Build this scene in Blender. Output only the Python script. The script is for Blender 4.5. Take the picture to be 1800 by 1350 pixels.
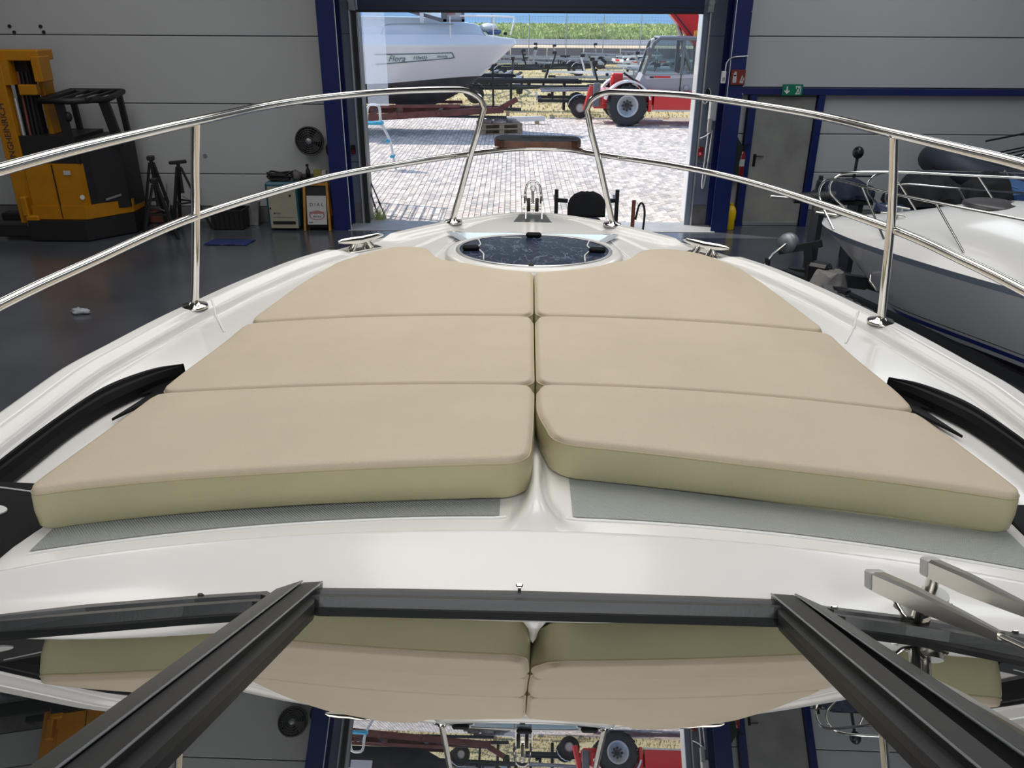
import bpy, bmesh, math, random
from mathutils import Vector, Matrix, Euler
random.seed(7)
for o in list(bpy.data.objects): bpy.data.objects.remove(o)
SC = bpy.context.scene; COL = SC.collection
R = math.radians

# ------------------------------------------------------------------ camera
cam = bpy.data.cameras.new('camera'); camo = bpy.data.objects.new('camera', cam); COL.objects.link(camo)
cam.sensor_width = 36.0; cam.lens = 1433.0/1800.0*36.0; cam.clip_start = .02; cam.clip_end = 3000
camo.location = (0, 0, 3.23)
camo.rotation_euler = (Matrix.Rotation(R(90-24.6), 4, 'X') @ Matrix.Rotation(R(.35), 4, 'Z')).to_euler()
SC.camera = camo
# ------------------------------------------------------------------ sky, sun, added area lamps, exposure
W = bpy.data.worlds.new('sky'); SC.world = W; W.use_nodes = True
nt = W.node_tree; nt.nodes.clear()
sky = nt.nodes.new('ShaderNodeTexSky'); sky.sky_type = 'NISHITA'; sky.sun_disc = False
sky.sun_elevation = R(52); sky.sun_rotation = R(-98); sky.air_density = 1.0; sky.dust_density = .6
bg = nt.nodes.new('ShaderNodeBackground'); bg.inputs[1].default_value = .25
wo = nt.nodes.new('ShaderNodeOutputWorld')
nt.links.new(sky.outputs[0], bg.inputs[0]); nt.links.new(bg.outputs[0], wo.inputs[0])
sl = bpy.data.lights.new('sun', 'SUN'); sl.energy = 3.9; sl.angle = R(.6); sl.color = (1, .95, .87)
so = bpy.data.objects.new('sun', sl); COL.objects.link(so); so.location = (-30, 20, 40)
sd = Vector((.944*math.cos(R(50)), -.33*math.cos(R(50)), -math.sin(R(50))))
so.rotation_euler = sd.to_track_quat('-Z', 'Y').to_euler()
def area(name, loc, rot, sx, sy, power, col=(1, 1, 1), spread=180):
    l = bpy.data.lights.new(name, 'AREA'); l.shape = 'RECTANGLE'; l.size = sx; l.size_y = sy
    l.energy = power; l.color = col; l.spread = R(spread)
    o = bpy.data.objects.new(name, l); COL.objects.link(o); o.location = loc; o.rotation_euler = rot; return o
area('overhead_fill', (0, 5.2, 6.4), (0, 0, 0), 3.6, 7.0, 192, (1, .97, .93), 150)  # inferred skylight strip above the boat, unseen, set forward to shade the recess
area('overhead_fill', (0, -3.4, 6.4), (0, 0, 0), 4.0, 3.0, 200, (.97, .99, 1), 160)  # unseen, added behind to brighten cushion backs and deck
area('overhead_fill', (-5.5, 9.0, 6.4), (0, 0, 0), 2.0, 6.0, 112, (1, .98, .95), 170)  # unseen, added to brighten the left wall
area('overhead_fill', (5.5, 8.6, 6.4), (0, 0, 0), 2.0, 7.0, 165, (.90, .96, 1), 170)  # unseen, added to brighten the right wall
area('rear_fill', (0, -5.6, 2.6), (R(90), 0, 0), 5.0, 4.4, 120, (.95, .98, 1))  # unseen rear fill added for cushion backs and walls, no gate modelled there
SC.view_settings.view_transform = 'Standard'; SC.view_settings.look = 'None'
SC.view_settings.exposure = 0.0; SC.view_settings.gamma = 1.0; SC.view_settings.use_curve_mapping = False

# ------------------------------------------------------------------ materials
MATS = {}
def mat(name, col, rough=.5, metal=0., var=0., vs=8., bump=0., bs=60., coat=0., spec=.5, ior=1.5, trans=0., emit=0., col2=None, wave=None):
    if name in MATS: return MATS[name]
    m = bpy.data.materials.new(name); m.use_nodes = True; t = m.node_tree; b = t.nodes['Principled BSDF']
    I = b.inputs
    I['Base Color'].default_value = (*col, 1); I['Roughness'].default_value = rough; I['Metallic'].default_value = metal
    I['Coat Weight'].default_value = coat; I['Coat Roughness'].default_value = .06
    I['Specular IOR Level'].default_value = spec; I['IOR'].default_value = ior; I['Transmission Weight'].default_value = trans
    if emit: I['Emission Color'].default_value = (*col, 1); I['Emission Strength'].default_value = emit
    tc = None
    if var or bump or wave: tc = t.nodes.new('ShaderNodeTexCoord')
    if var:
        n = t.nodes.new('ShaderNodeTexNoise'); n.inputs['Scale'].default_value = vs; n.inputs['Detail'].default_value = 5
        t.links.new(tc.outputs['Object'], n.inputs['Vector'])
        r = t.nodes.new('ShaderNodeValToRGB'); c2 = col2 or tuple(c*(1-var) for c in col)
        r.color_ramp.elements[0].position = .35; r.color_ramp.elements[1].position = .68
        r.color_ramp.elements[0].color = (*c2, 1)
        r.color_ramp.elements[1].color = (*(col if col2 else tuple(min(1, c*(1+var)) for c in col)), 1)
        t.links.new(n.outputs[0], r.inputs[0]); t.links.new(r.outputs[0], I['Base Color'])
    if bump:
        n2 = t.nodes.new('ShaderNodeTexNoise'); n2.inputs['Scale'].default_value = bs; n2.inputs['Detail'].default_value = 3
        t.links.new(tc.outputs['Object'], n2.inputs['Vector'])
        bn = t.nodes.new('ShaderNodeBump'); bn.inputs['Strength'].default_value = bump; bn.inputs['Distance'].default_value = .01
        t.links.new(n2.outputs[0], bn.inputs['Height']); t.links.new(bn.outputs[0], I['Normal'])
    if wave:
        n2 = t.nodes.new('ShaderNodeTexWave'); n2.inputs['Scale'].default_value = wave; n2.bands_direction = 'DIAGONAL'
        t.links.new(tc.outputs['Object'], n2.inputs['Vector'])
        bn = t.nodes.new('ShaderNodeBump'); bn.inputs['Strength'].default_value = .6; bn.inputs['Distance'].default_value = .003
        t.links.new(n2.outputs[0], bn.inputs['Height']); t.links.new(bn.outputs[0], I['Normal'])
    MATS[name] = m; return m

M = dict(
 gel=mat('white_gelcoat', (.84, .825, .80), .20, var=.015, vs=2.5, coat=.2),
 grip=mat('grey_grip', (.40, .425, .41), .5, wave=95),
 bead=mat('white_bead', (.88, .88, .86), .25),
 vinyl=mat('beige_vinyl', (.60, .51, .385), .55, var=.025, vs=5, bump=.22, bs=420, spec=.35),
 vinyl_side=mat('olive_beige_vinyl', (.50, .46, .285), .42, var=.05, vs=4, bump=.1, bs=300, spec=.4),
 piping=mat('beige_piping', (.52, .44, .29), .5),
 steel=mat('polished_stainless', (.78, .76, .72), .10, 1.0),
 steel_b=mat('brushed_stainless', (.62, .60, .55), .28, 1.0),
 railb=mat('satin_black_rail', (.008, .008, .009), .5, spec=.08), blackp=mat('black_plastic', (.012, .012, .014), .28),
 blackm=mat('black_anodised', (.020, .021, .022), .38, bump=.03, bs=200),
 rubber=mat('black_rubber', (.016, .016, .017), .6),
 hatchg=None,
 wood=mat('dark_teak', (.10, .035, .02), .22, var=.5, vs=14, coat=.6),
 wood_l=mat('dark_teak_top', (.03, .028, .03), .18, var=.3, vs=20, coat=.8),
 clearp=mat('grey_clear_plastic', (.55, .55, .54), .3),
 floor=mat('workshop_floor', (.090, .098, .120), .26, var=.3, vs=1.2, bump=.04, bs=9, col2=(.062, .068, .084), coat=.6),
 wall=mat('grey_wall_panel', (.50, .51, .52), .5, var=.03, vs=.7),
 wallb=mat('wall_backing', (.22, .22, .225), .8),
 plinth=mat('concrete_plinth', (.16, .16, .16), .8, var=.2, vs=6),
 ceil=mat('ceiling_sheet', (.14, .14, .145), .7),
 blue=mat('blue_steel_paint', (.006, .016, .115), .38, var=.1, vs=3),
 bluedk=mat('dark_blue_door_skin', (.008, .022, .075), .35),
 jamb=mat('grey_blue_jamb', (.16, .20, .27), .42, var=.05, vs=2),
 alu=mat('aluminium_rail', (.62, .63, .64), .35, .8),
 doorg=mat('grey_door_skin', (.27, .27, .25), .55, var=.18, vs=2.2),
 white=mat('white_plastic', (.78, .78, .76), .4),
 green=mat('sign_green', (.0, .17, .09), .5),
 red=mat('sign_red', (.20, .020, .013), .5),
 redp=mat('red_paint', (.62, .018, .022), .30, coat=.4),
 redx=mat('extinguisher_red', (.22, .008, .012), .3, coat=.5),
 yellow=mat('yellow_plastic', (.72, .48, .0), .45),
 forky=mat('forklift_yellow', (.47, .19, .0), .42, var=.08, vs=5),
 forkb=mat('forklift_black', (.012, .012, .014), .5),
 orange=mat('oiled_wood_frame', (.42, .20, .035), .5, var=.2, vs=15),
 cream=mat('cream_enamel', (.34, .33, .25), .45, var=.05, vs=5),
 teal=mat('teal_enamel', (.02, .10, .14), .4),
 dark=mat('dark_cloth', (.012, .013, .016), .85, bump=.3, bs=30),
 lid=mat('sky_tinted_gelcoat', (.64, .70, .78), .08, coat=.4), navy=mat('navy_cloth', (.009, .016, .038), .75, bump=.25, bs=25),  # lid: sky reflection painted in as pale blue
 ragc=mat('pale_rag', (.34, .32, .31), .9, bump=.3, bs=30), greyc=mat('grey_cloth', (.16, .15, .145), .9, bump=.3, bs=30),
 bluec=mat('blue_sheet', (.015, .03, .16), .55),
 paver=mat('concrete_paver', (.66, .59, .53), .85, var=.12, vs=3.0, bump=.15, bs=80),
 paverd=mat('paver_dark', (.52, .485, .455), .85, var=.15, vs=3.0), paverl=mat('paver_light', (.76, .70, .64), .85, var=.10, vs=3.0),
 joint=mat('paver_joint', (.46, .40, .33), .95),
 straw=mat('dry_ground', (.62, .50, .28), .95, var=.3, vs=1.6, bump=.2, bs=6, col2=(.50, .43, .22)),
 strawg=mat('dry_grass', (.66, .55, .28), .9),
 meadow=mat('meadow', (.42, .47, .20), .95, var=.35, vs=.10, col2=(.48, .50, .27)),
 meadowg=mat('meadow_grass', (.40, .46, .18), .9, var=.3, vs=.2),
 hill=mat('hazed_hill', (.15, .30, .46), 1.0, var=.2, vs=.01),  # distance haze painted in as blue
 asphalt=mat('asphalt', (.24, .24, .26), .9),
 kerb=mat('fence_base_board', (.20, .19, .21), .85, var=.1, vs=.8),
 galv=mat('galvanised_steel', (.34, .36, .39), .45, .6, var=.15, vs=6),
 galvd=mat('dark_steel', (.03, .032, .036), .5, .3),
 tyre=mat('tyre_rubber', (.035, .035, .037), .8, bump=.2, bs=40),
 rim=mat('silver_rim', (.50, .52, .55), .4, .3),
 rust=mat('red_primer_steel', (.20, .065, .05), .6, var=.25, vs=4),
 antif=mat('grey_antifouling', (.050, .048, .054), .7, var=.25, vs=3),
 hullw=mat('hull_white', (.70, .70, .72), .25, coat=.4, var=.02, vs=2),
 hullb=mat('sky_tinted_hull_white', (.72, .76, .80), .15, coat=.5),  # pale blue tint stands for sky reflected in the white
 decal=mat('grey_decal', (.10, .16, .17), .5),
 stripeb=mat('blue_stripe', (.012, .03, .22), .35),
 blackhull=mat('black_antifouling', (.010, .011, .014), .6),
 greyp=mat('telehandler_grey', (.33, .32, .335), .4),
 cabg=mat('cab_frame_grey', (.16, .165, .18), .4),
 pal=mat('pallet_wood', (.40, .29, .19), .85, var=.25, vs=9),
 stone=mat('broken_slab', (.38, .30, .27), .9, var=.25, vs=6),
 skyblue=mat('light_blue_plastic', (.06, .42, .62), .45),
 amber=mat('amber_lens', (.8, .30, .02), .3),
 tubegrey=mat('dark_grey_tube', (.045, .052, .075), .55),
 paperw=mat('poster_paper', (.50, .50, .51), .6),
 posterr=mat('poster_red', (.36, .16, .16), .6),
 ink=mat('printed_ink', (.03, .03, .035), .6),
 inkg=mat('faded_ink', (.16, .16, .17), .6),
 fan=mat('fan_grey', (.085, .085, .09), .45, .4),
)
def glassmat(name, tint, refl, rough=.0, trans=True, fres=True):
    m = bpy.data.materials.new(name); m.use_nodes = True; t = m.node_tree; t.nodes.clear()
    o = t.nodes.new('ShaderNodeOutputMaterial'); mx = t.nodes.new('ShaderNodeMixShader')
    a = t.nodes.new('ShaderNodeBsdfTransparent' if trans else 'ShaderNodeBsdfDiffuse'); a.inputs[0].default_value = (*tint, 1)
    g = t.nodes.new('ShaderNodeBsdfGlossy'); g.inputs['Roughness'].default_value = rough; g.inputs[0].default_value = (1, 1, 1, 1)
    if fres:
        f = t.nodes.new('ShaderNodeFresnel'); f.inputs[0].default_value = refl; t.links.new(f.outputs[0], mx.inputs[0])
    else: mx.inputs[0].default_value = refl
    t.links.new(a.outputs[0], mx.inputs[1]); t.links.new(g.outputs[0], mx.inputs[2]); t.links.new(mx.outputs[0], o.inputs[0])
    return m
M['glass'] = glassmat('windscreen_glass', (.10, .11, .11), .56, 0, True, False)
M['cabglass'] = glassmat('cab_glass', (.62, .72, .74), .16, .02, True, False)
M['film'] = glassmat('milky_plastic_sheet', (.92, .93, .96), .17, .25, True, False)
_t = M['film'].node_tree; _g = [n for n in _t.nodes if n.type == 'BSDF_GLOSSY'][0]; _m = [n for n in _t.nodes if n.type == 'MIX_SHADER'][0]
_d = _t.nodes.new('ShaderNodeBsdfDiffuse'); _d.inputs[0].default_value = (.85, .87, .90, 1); _tl = _t.nodes.new('ShaderNodeBsdfTranslucent'); _tl.inputs[0].default_value = (.85, .87, .90, 1)
_a = _t.nodes.new('ShaderNodeAddShader'); _t.links.new(_d.outputs[0], _a.inputs[0]); _t.links.new(_tl.outputs[0], _a.inputs[1]); _t.links.new(_a.outputs[0], _m.inputs[2]); _t.nodes.remove(_g)
def _hatch():
    m = bpy.data.materials.new('scratched_hatch_glass'); m.use_nodes = True; t = m.node_tree; b = t.nodes['Principled BSDF']
    tc = t.nodes.new('ShaderNodeTexCoord'); n = t.nodes.new('ShaderNodeTexNoise'); n.inputs['Scale'].default_value = 5; n.inputs['Detail'].default_value = 6; n.inputs['Distortion'].default_value = 1.6
    mp = t.nodes.new('ShaderNodeMapping'); mp.inputs['Scale'].default_value = (2.2, 1.0, 1)
    t.links.new(tc.outputs['Object'], mp.inputs[0]); t.links.new(mp.outputs[0], n.inputs['Vector'])
    r = t.nodes.new('ShaderNodeValToRGB'); e = r.color_ramp.elements
    e[0].position = .485; e[0].color = (.020, .032, .066, 1); e[1].position = .50; e[1].color = (.17, .21, .29, 1)
    x = r.color_ramp.elements.new(.515); x.color = (.020, .032, .066, 1)
    t.links.new(n.outputs[0], r.inputs[0]); t.links.new(r.outputs[0], b.inputs['Base Color'])
    b.inputs['Roughness'].default_value = .16; b.inputs['IOR'].default_value = 1.5
    return m
M['hatchg'] = _hatch()
M['floor'].node_tree.nodes['Principled BSDF'].inputs['Coat Roughness'].default_value = .22

# ------------------------------------------------------------------ mesh builder
class MB:
    def __init__(s): s.v = []; s.f = []; s.sm = []
    def add(s, vs, fs, smooth=False, T=None):
        k = len(s.v)
        for p in vs:
            p = Vector(p)
            s.v.append(tuple(T @ p) if T else tuple(p))
        for f in fs: s.f.append([i+k for i in f]); s.sm.append(smooth)
        return s
    def box(s, c, d, rot=None, ch=0.):
        x, y, z = d[0]/2, d[1]/2, d[2]/2
        T = Matrix.Translation(c) @ (Euler(rot).to_matrix().to_4x4() if rot else Matrix.Identity(4))
        if ch:
            ch = min(ch, x*.9, y*.9, z*.9)
            bm = bmesh.new(); bmesh.ops.create_cube(bm, size=1)
            for v in bm.verts: v.co = Vector((v.co.x*2*x, v.co.y*2*y, v.co.z*2*z))
            bmesh.ops.bevel(bm, geom=list(bm.edges), offset=ch, segments=1, affect='EDGES', profile=.5)
            bm.verts.index_update()
            s.add([v.co.copy() for v in bm.verts], [[v.index for v in f.verts] for f in bm.faces], False, T); bm.free(); return s
        vs = [(-x,-y,-z),(x,-y,-z),(x,y,-z),(-x,y,-z),(-x,-y,z),(x,-y,z),(x,y,z),(-x,y,z)]
        return s.add(vs, [(3,2,1,0),(4,5,6,7),(0,1,5,4),(1,2,6,5),(2,3,7,6),(3,0,4,7)], False, T)
    def bar(s, a, b, w, h, up=(0, 0, 1), ch=0.):
        a = Vector(a); b = Vector(b); d = b-a; L = d.length; d.normalize(); up = Vector(up)
        x = d.cross(up)
        if x.length < 1e-4: x = d.cross(Vector((1, 0, 0)))
        x.normalize(); z = x.cross(d)
        m = Matrix((x, d, z)).transposed().to_4x4(); m.translation = (a+b)/2
        t = MB().box((0, 0, 0), (w, L, h), None, ch)
        return s.add(t.v, t.f, False, m)
    def cyl(s, a, b, r, r2=None, n=16, caps=True):
        a = Vector(a); b = Vector(b); r2 = r if r2 is None else r2
        d = (b-a).normalized(); x = d.orthogonal().normalized(); y = d.cross(x)
        vs = []
        for i in range(n):
            t = 2*math.pi*i/n; q = x*math.cos(t)+y*math.sin(t); vs += [a+q*r, b+q*r2]
        s.add(vs, [(2*i, 2*((i+1) % n), 2*((i+1) % n)+1, 2*i+1) for i in range(n)], True)
        if caps:
            s.add([vs[2*i] for i in range(n)], [list(range(n))[::-1]]); s.add([vs[2*i+1] for i in range(n)], [list(range(n))])
        return s
    def tube(s, P, r, n=12, closed=False, caps=True):
        P = [Vector(p) for p in P]; N = len(P); k = len(s.v)
        T = []
        for i in range(N):
            a = P[(i-1) % N] if (closed or i > 0) else P[i]; b = P[(i+1) % N] if (closed or i < N-1) else P[i]
            T.append((b-a).normalized())
        x = T[0].orthogonal().normalized(); vs = []
        for i in range(N):
            x = (x - T[i]*x.dot(T[i])).normalized(); y = T[i].cross(x)
            rr = r[i] if isinstance(r, (list, tuple)) else r
            for j in range(n):
                t = 2*math.pi*j/n; vs.append(P[i]+(x*math.cos(t)+y*math.sin(t))*rr)
        fs = []
        for i in range(N if closed else N-1):
            for j in range(n):
                a = i*n+j; b = i*n+(j+1) % n; c = ((i+1) % N)*n+(j+1) % n; d = ((i+1) % N)*n+j; fs.append((a, b, c, d))
        s.add(vs, fs, True)
        if caps and not closed:
            s.add(vs[:n], [list(range(n))[::-1]]); s.add(vs[-n:], [list(range(n))])
        return s
    def lathe(s, prof, T=None, n=32):   # prof: (r, z) about z
        vs = []; m = len(prof)
        for i in range(n):
            t = 2*math.pi*i/n
            for r, z in prof: vs.append((r*math.cos(t), r*math.sin(t), z))
        fs = []
        for i in range(n):
            for j in range(m-1):
                fs.append((i*m+j, ((i+1) % n)*m+j, ((i+1) % n)*m+j+1, i*m+j+1))
        return s.add(vs, fs, True, T)
    def prism(s, poly, h, T=None):      # poly (x,y) extruded z 0..h
        n = len(poly)
        vs = [(x, y, 0) for x, y in poly]+[(x, y, h) for x, y in poly]
        return s.add(vs, [list(range(n))[::-1], list(range(n, 2*n))]+[(i, (i+1) % n, (i+1) % n+n, i+n) for i in range(n)], False, T)
    def loft(s, rows, closed=False, smooth=True, flip=False):
        n = len(rows[0]); vs = [p for r in rows for p in r]; fs = []
        for i in range(len(rows)-1):
            for j in range(n if closed else n-1):
                q = (i*n+j, i*n+(j+1) % n, (i+1)*n+(j+1) % n, (i+1)*n+j)
                fs.append(q[::-1] if flip else q)
        return s.add(vs, fs, smooth)
    def blob(s, c, r, n=10, seed=0, rough=.0):
        rn = random.Random(seed); vs = []; fs = []
        m = n//2+1
        for i in range(m+1):
            t = math.pi*i/m
            for j in range(n):
                p = 2*math.pi*j/n; k = 1+rough*(rn.random()-.5)*2
                vs.append((c[0]+r[0]*k*math.sin(t)*math.cos(p), c[1]+r[1]*k*math.sin(t)*math.sin(p), c[2]+r[2]*k*math.cos(t)))
        for i in range(m):
            for j in range(n): fs.append((i*n+j, (i+1)*n+j, (i+1)*n+(j+1) % n, i*n+(j+1) % n))
        return s.add(vs, fs, True)
    def mesh(s, name, m):
        me = bpy.data.meshes.new(name); me.from_pydata(s.v, [], s.f); me.polygons.foreach_set('use_smooth', s.sm)
        if m: me.materials.append(M[m] if isinstance(m, str) else m)
        me.update(); return me
    def build(s, name, m, parent=None, label=None, kind=None, off=None):
        if off is not None:
            s.v = [(x-off[0], y-off[1], z-off[2]) for x, y, z in s.v]
        o = bpy.data.objects.new(name, s.mesh(name, m)); COL.objects.link(o)
        if parent is not None: o.parent = parent
        elif off is not None: o.location = off
        if label: o['label'] = label
        if kind: o['kind'] = kind
        return o
def tag(o, label, cat, group=None):
    o['label'] = label; o['category'] = cat
    if group: o['group'] = group
    return o
def thing(name, label, cat, loc=(0, 0, 0), rz=0, group=None):
    o = bpy.data.objects.new(name, None); COL.objects.link(o); o.location = loc; o.rotation_euler = (0, 0, rz)
    o.empty_display_size = .1
    return tag(o, label, cat, group)
def struct(name, mb, m, parent=None):
    o = mb.build(name, m, parent)
    if parent is None: o['kind'] = 'structure'
    return o
def copy_tree(o, parent=None):
    c = o.copy(); COL.objects.link(c); c.parent = parent
    for ch in list(o.children): copy_tree(ch, c)
    return c
def text(name, s, size, m, parent, T, ext=.002, align='CENTER', shear=0, xs=1):
    cu = bpy.data.curves.new('t', 'FONT'); cu.body = s; cu.size = size; cu.extrude = ext; cu.align_x = align; cu.align_y = 'CENTER'; cu.shear = shear
    cu.resolution_u = 2
    o = bpy.data.objects.new('t', cu); COL.objects.link(o)
    dg = bpy.context.evaluated_depsgraph_get(); me = bpy.data.meshes.new_from_object(o.evaluated_get(dg))
    bpy.data.objects.remove(o)
    me.transform(T @ Matrix.Diagonal((xs, 1, 1, 1)))
    me.materials.clear(); me.materials.append(M[m]); me.name = name
    q = bpy.data.objects.new(name, me); COL.objects.link(q); q.parent = parent; return q
def frame(o, x, y):   # matrix with axes x (text right), y (text up)
    x = Vector(x).normalized(); y = Vector(y).normalized(); z = x.cross(y)
    m = Matrix((x, y, z)).transposed().to_4x4(); m.translation = o; return m
def lerp(a, b, t): return a+(b-a)*t
def itp(x, X, Y):
    if x <= X[0]: return Y[0]
    for i in range(len(X)-1):
        if x <= X[i+1]: return lerp(Y[i], Y[i+1], (x-X[i])/(X[i+1]-X[i]))
    return Y[-1]
def sitp(x, X, Y):    # smooth (catmull/hermite)
    if x <= X[0]: return Y[0]
    if x >= X[-1]: return Y[-1]
    n = len(X)
    def sl(i):
        if i == 0: return (Y[1]-Y[0])/(X[1]-X[0])
        if i == n-1: return (Y[-1]-Y[-2])/(X[-1]-X[-2])
        a = (Y[i]-Y[i-1])/(X[i]-X[i-1]); b = (Y[i+1]-Y[i])/(X[i+1]-X[i])
        return 0 if a*b <= 0 else 2*a*b/(a+b)
    for i in range(n-1):
        if x <= X[i+1]:
            h = X[i+1]-X[i]; t = (x-X[i])/h; m0 = sl(i)*h; m1 = sl(i+1)*h
            return (2*t**3-3*t*t+1)*Y[i]+(t**3-2*t*t+t)*m0+(-2*t**3+3*t*t)*Y[i+1]+(t**3-t*t)*m1
def sstep(a, b, x):
    t = max(0, min(1, (x-a)/(b-a))); return t*t*(3-2*t)
def curve(P, k=8):    # catmull-rom through points
    P = [Vector(p) for p in P]; out = []
    for i in range(len(P)-1):
        p0 = P[i-1] if i else P[0]*2-P[1]; p1 = P[i]; p2 = P[i+1]; p3 = P[i+2] if i+2 < len(P) else P[-1]*2-P[-2]
        for j in range(k):
            t = j/k
            out.append(.5*((2*p1)+(p2-p0)*t+(2*p0-5*p1+4*p2-p3)*t*t+(3*p1-p0-3*p2+p3)*t**3))
    out.append(P[-1]); return out
# ================================================================== the building
WY = 13.5
struct('floor', MB().box((0, 3.85, -.1), (20, 19.5, .2)), 'floor')
LX0, LX1, RX0, RX1 = -10., -2.38, 2.88, 10.
TOP = 6.6
wf = MB()
wf.box(((LX0+LX1)/2, WY+.11, TOP/2), (LX1-LX0, .10, TOP)); wf.box(((RX0+RX1)/2, WY+.11, TOP/2), (RX1-RX0, .10, TOP))
wf.box(((LX1+RX0)/2, WY+.11, (4.0+TOP)/2), (RX0-LX1, .10, TOP-4.0))
wall = struct('wall_front', wf, 'wallb')
def panel(x0, x1, z0, z1, y=WY+.03, d=.06): MB().box(((x0+x1)/2, y, (z0+z1)/2), (x1-x0, d, z1-z0), None, .008).build('wall_panel', 'wall', wall)
for z0, z1 in ((.26, .775), (.79, 1.865), (1.878, 2.85), (2.863, 3.93), (3.943, 5.0), (5.013, 6.5)): panel(LX0, -2.62, z0, z1)
for z0, z1 in ((2.17, 2.89), (2.903, 3.93), (3.943, 5.0), (5.013, 6.5)): panel(3.12, RX1, z0, z1)
for z0, z1 in ((.26, .86), (.873, 1.46), (1.473, 2.06)): panel(4.86, RX1, z0, z1); panel(3.12, 3.67, z0, z1)
MB().box(((LX1+RX0)/2, WY+.03, 5.3), (RX0-LX1, .06, 2.4), None, .01).build('wall_panel', 'wall', wall)
MB().box(((LX0-2.62)/2, WY+.02, .125), (-2.62-LX0, .05, .25)).build('plinth_board', 'plinth', wall)
MB().box(((4.86+RX1)/2, WY+.02, .125), (RX1-4.86, .05, .25)).build('plinth_board', 'plinth', wall)
MB().box((3.4, WY+.02, .125), (.54, .05, .25)).build('plinth_board', 'plinth', wall)
for cx, cz in ((-7.66, 2.975), (-7.61, 2.89), (-7.19, 2.975), (-7.16, 2.895)):
    MB().cyl((cx, WY, cz), (cx, WY-.015, cz), .026, n=10).build('vent_plug', 'blackp', wall)
MB().cyl((-4.98, WY, 1.07), (-4.98, WY-.006, 1.07), .035, n=10).build('wall_stain', 'galv', wall)
struct('wall_left', MB().box((-10.05, 3.85, TOP/2), (.1, 19.5, TOP)), 'wall')
struct('wall_right', MB().box((10.05, 3.85, TOP/2), (.1, 19.5, TOP)), 'wall')
struct('wall_back', MB().box((0, -5.95, TOP/2), (20.2, .1, TOP)), 'wall')
struct('ceiling', MB().box((0, 3.85, TOP+.05), (20.2, 19.7, .1)), 'ceil')
struct('trim_6', MB().box((.30, 13.28, .004), (5.9, .66, .012), None, .003), mat('pale_sunlit_strip', (.42, .42, .42), .5, var=.1, vs=3))  # pale strip added so the floor reads sunlit just inside the gate
# columns, rails and beams
c = MB().box((-2.74, 13.18, TOP/2), (.022, .44, TOP)); c.box((-2.74, 12.97, TOP/2), (.26, .025, TOP)); c.box((-2.74, 13.40, TOP/2), (.26, .025, TOP))
tl = struct('trim_1', c, 'blue')
MB().tube([(-2.60, 12.965, .02), (-2.60, 12.965, 6.4)], .006, 8).build('cable', 'white', tl)
MB().box((-2.88, 13.36, TOP/2), (.018, .16, TOP)).build('edge_strip', mat('brown_edge', (.10, .03, .015), .6), tl)
c = MB().box((3.32, 13.22, TOP/2), (.022, .44, TOP)); c.box((3.32, 13.01, TOP/2), (.26, .025, TOP)); c.box((3.32, 13.44, TOP/2), (.26, .025, TOP))
tr = struct('trim_2', c, 'blue')
MB().tube([(3.215, 13.0, 2.05), (3.215, 13.0, 6.4)], .007, 8).build('cable', 'white', tr)
MB().tube(curve([(3.15, 12.985, 2.42), (3.16, 12.98, 2.55), (3.24, 12.98, 2.62), (3.46, 12.985, 2.64)]), .011, 8).build('cable', 'alu', tr)
for k in range(6): MB().cyl((3.445, 12.998, 2.0+.11*k if k < 3 else 2.4+.28*k), (3.445, 12.985, 2.0+.11*k if k < 3 else 2.4+.28*k), .012, n=8).build('bolt', 'galv', tr)
# door jambs with guide rails
def jamb(name, x0, x1, xr, s):
    o = struct(name, MB().box(((x0+x1)/2, 13.47, 2.0), (x1-x0, .06, 4.0), None, .004), 'jamb')
    MB().box((xr, 13.42, 1.98), (.022, .07, 3.96)).build('guide_rail', 'alu', o)
    MB().box((xr-s*.06, 13.45, 1.98), (.075, .05, 3.96)).build('guide_track', 'blackm' if s < 0 else 'jamb', o)
    for z in (1.0, 2.02, 2.9): MB().box(((x0+x1)/2, 13.438, z), (x1-x0, .006, .008)).build('joint_strip', 'bluedk', o)
    MB().box(((x0+x1)/2, 13.445, .17), (x1-x0-.02, .03, .34)).build('foot_plate', 'plinth', o)
    return o
jl = jamb('trim_3', -2.62, -2.38, -2.47, -1)
jr = jamb('trim_4', 2.90, 3.20, 2.94, 1)
MB().box((2.90, 13.74, 1.98), (.03, .48, 3.96)).build('outer_reveal', 'hullw', jr)  # white here stands for sunlight on this reveal
MB().box((-2.40, 13.70, 1.98), (.03, .40, 3.96)).build('outer_reveal', 'blackm', jl)  # black here stands for shade on this reveal
for o, x in ((jl, -2.43), (jr, 2.93)):
    MB().box((x, 13.40, 3.30), (.10, .10, .16), None, .01).build('roller_bracket', 'galv', o)
    MB().cyl((x, 13.33, 3.36), (x, 13.36, 3.36), .045, n=12).build('roller_wheel', 'galv', o)
# raised sectional door
dr = struct('door_1', MB().box((.25, 13.47, 3.66), (5.20, .06, .86), None, .004), 'bluedk')
MB().box((.25, 13.47, 3.215), (5.26, .05, .035)).build('bottom_seal', 'rubber', dr)
MB().box((.25, 13.435, 3.29), (5.2, .012, .012)).build('edge_strip', 'blackm', dr)
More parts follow.
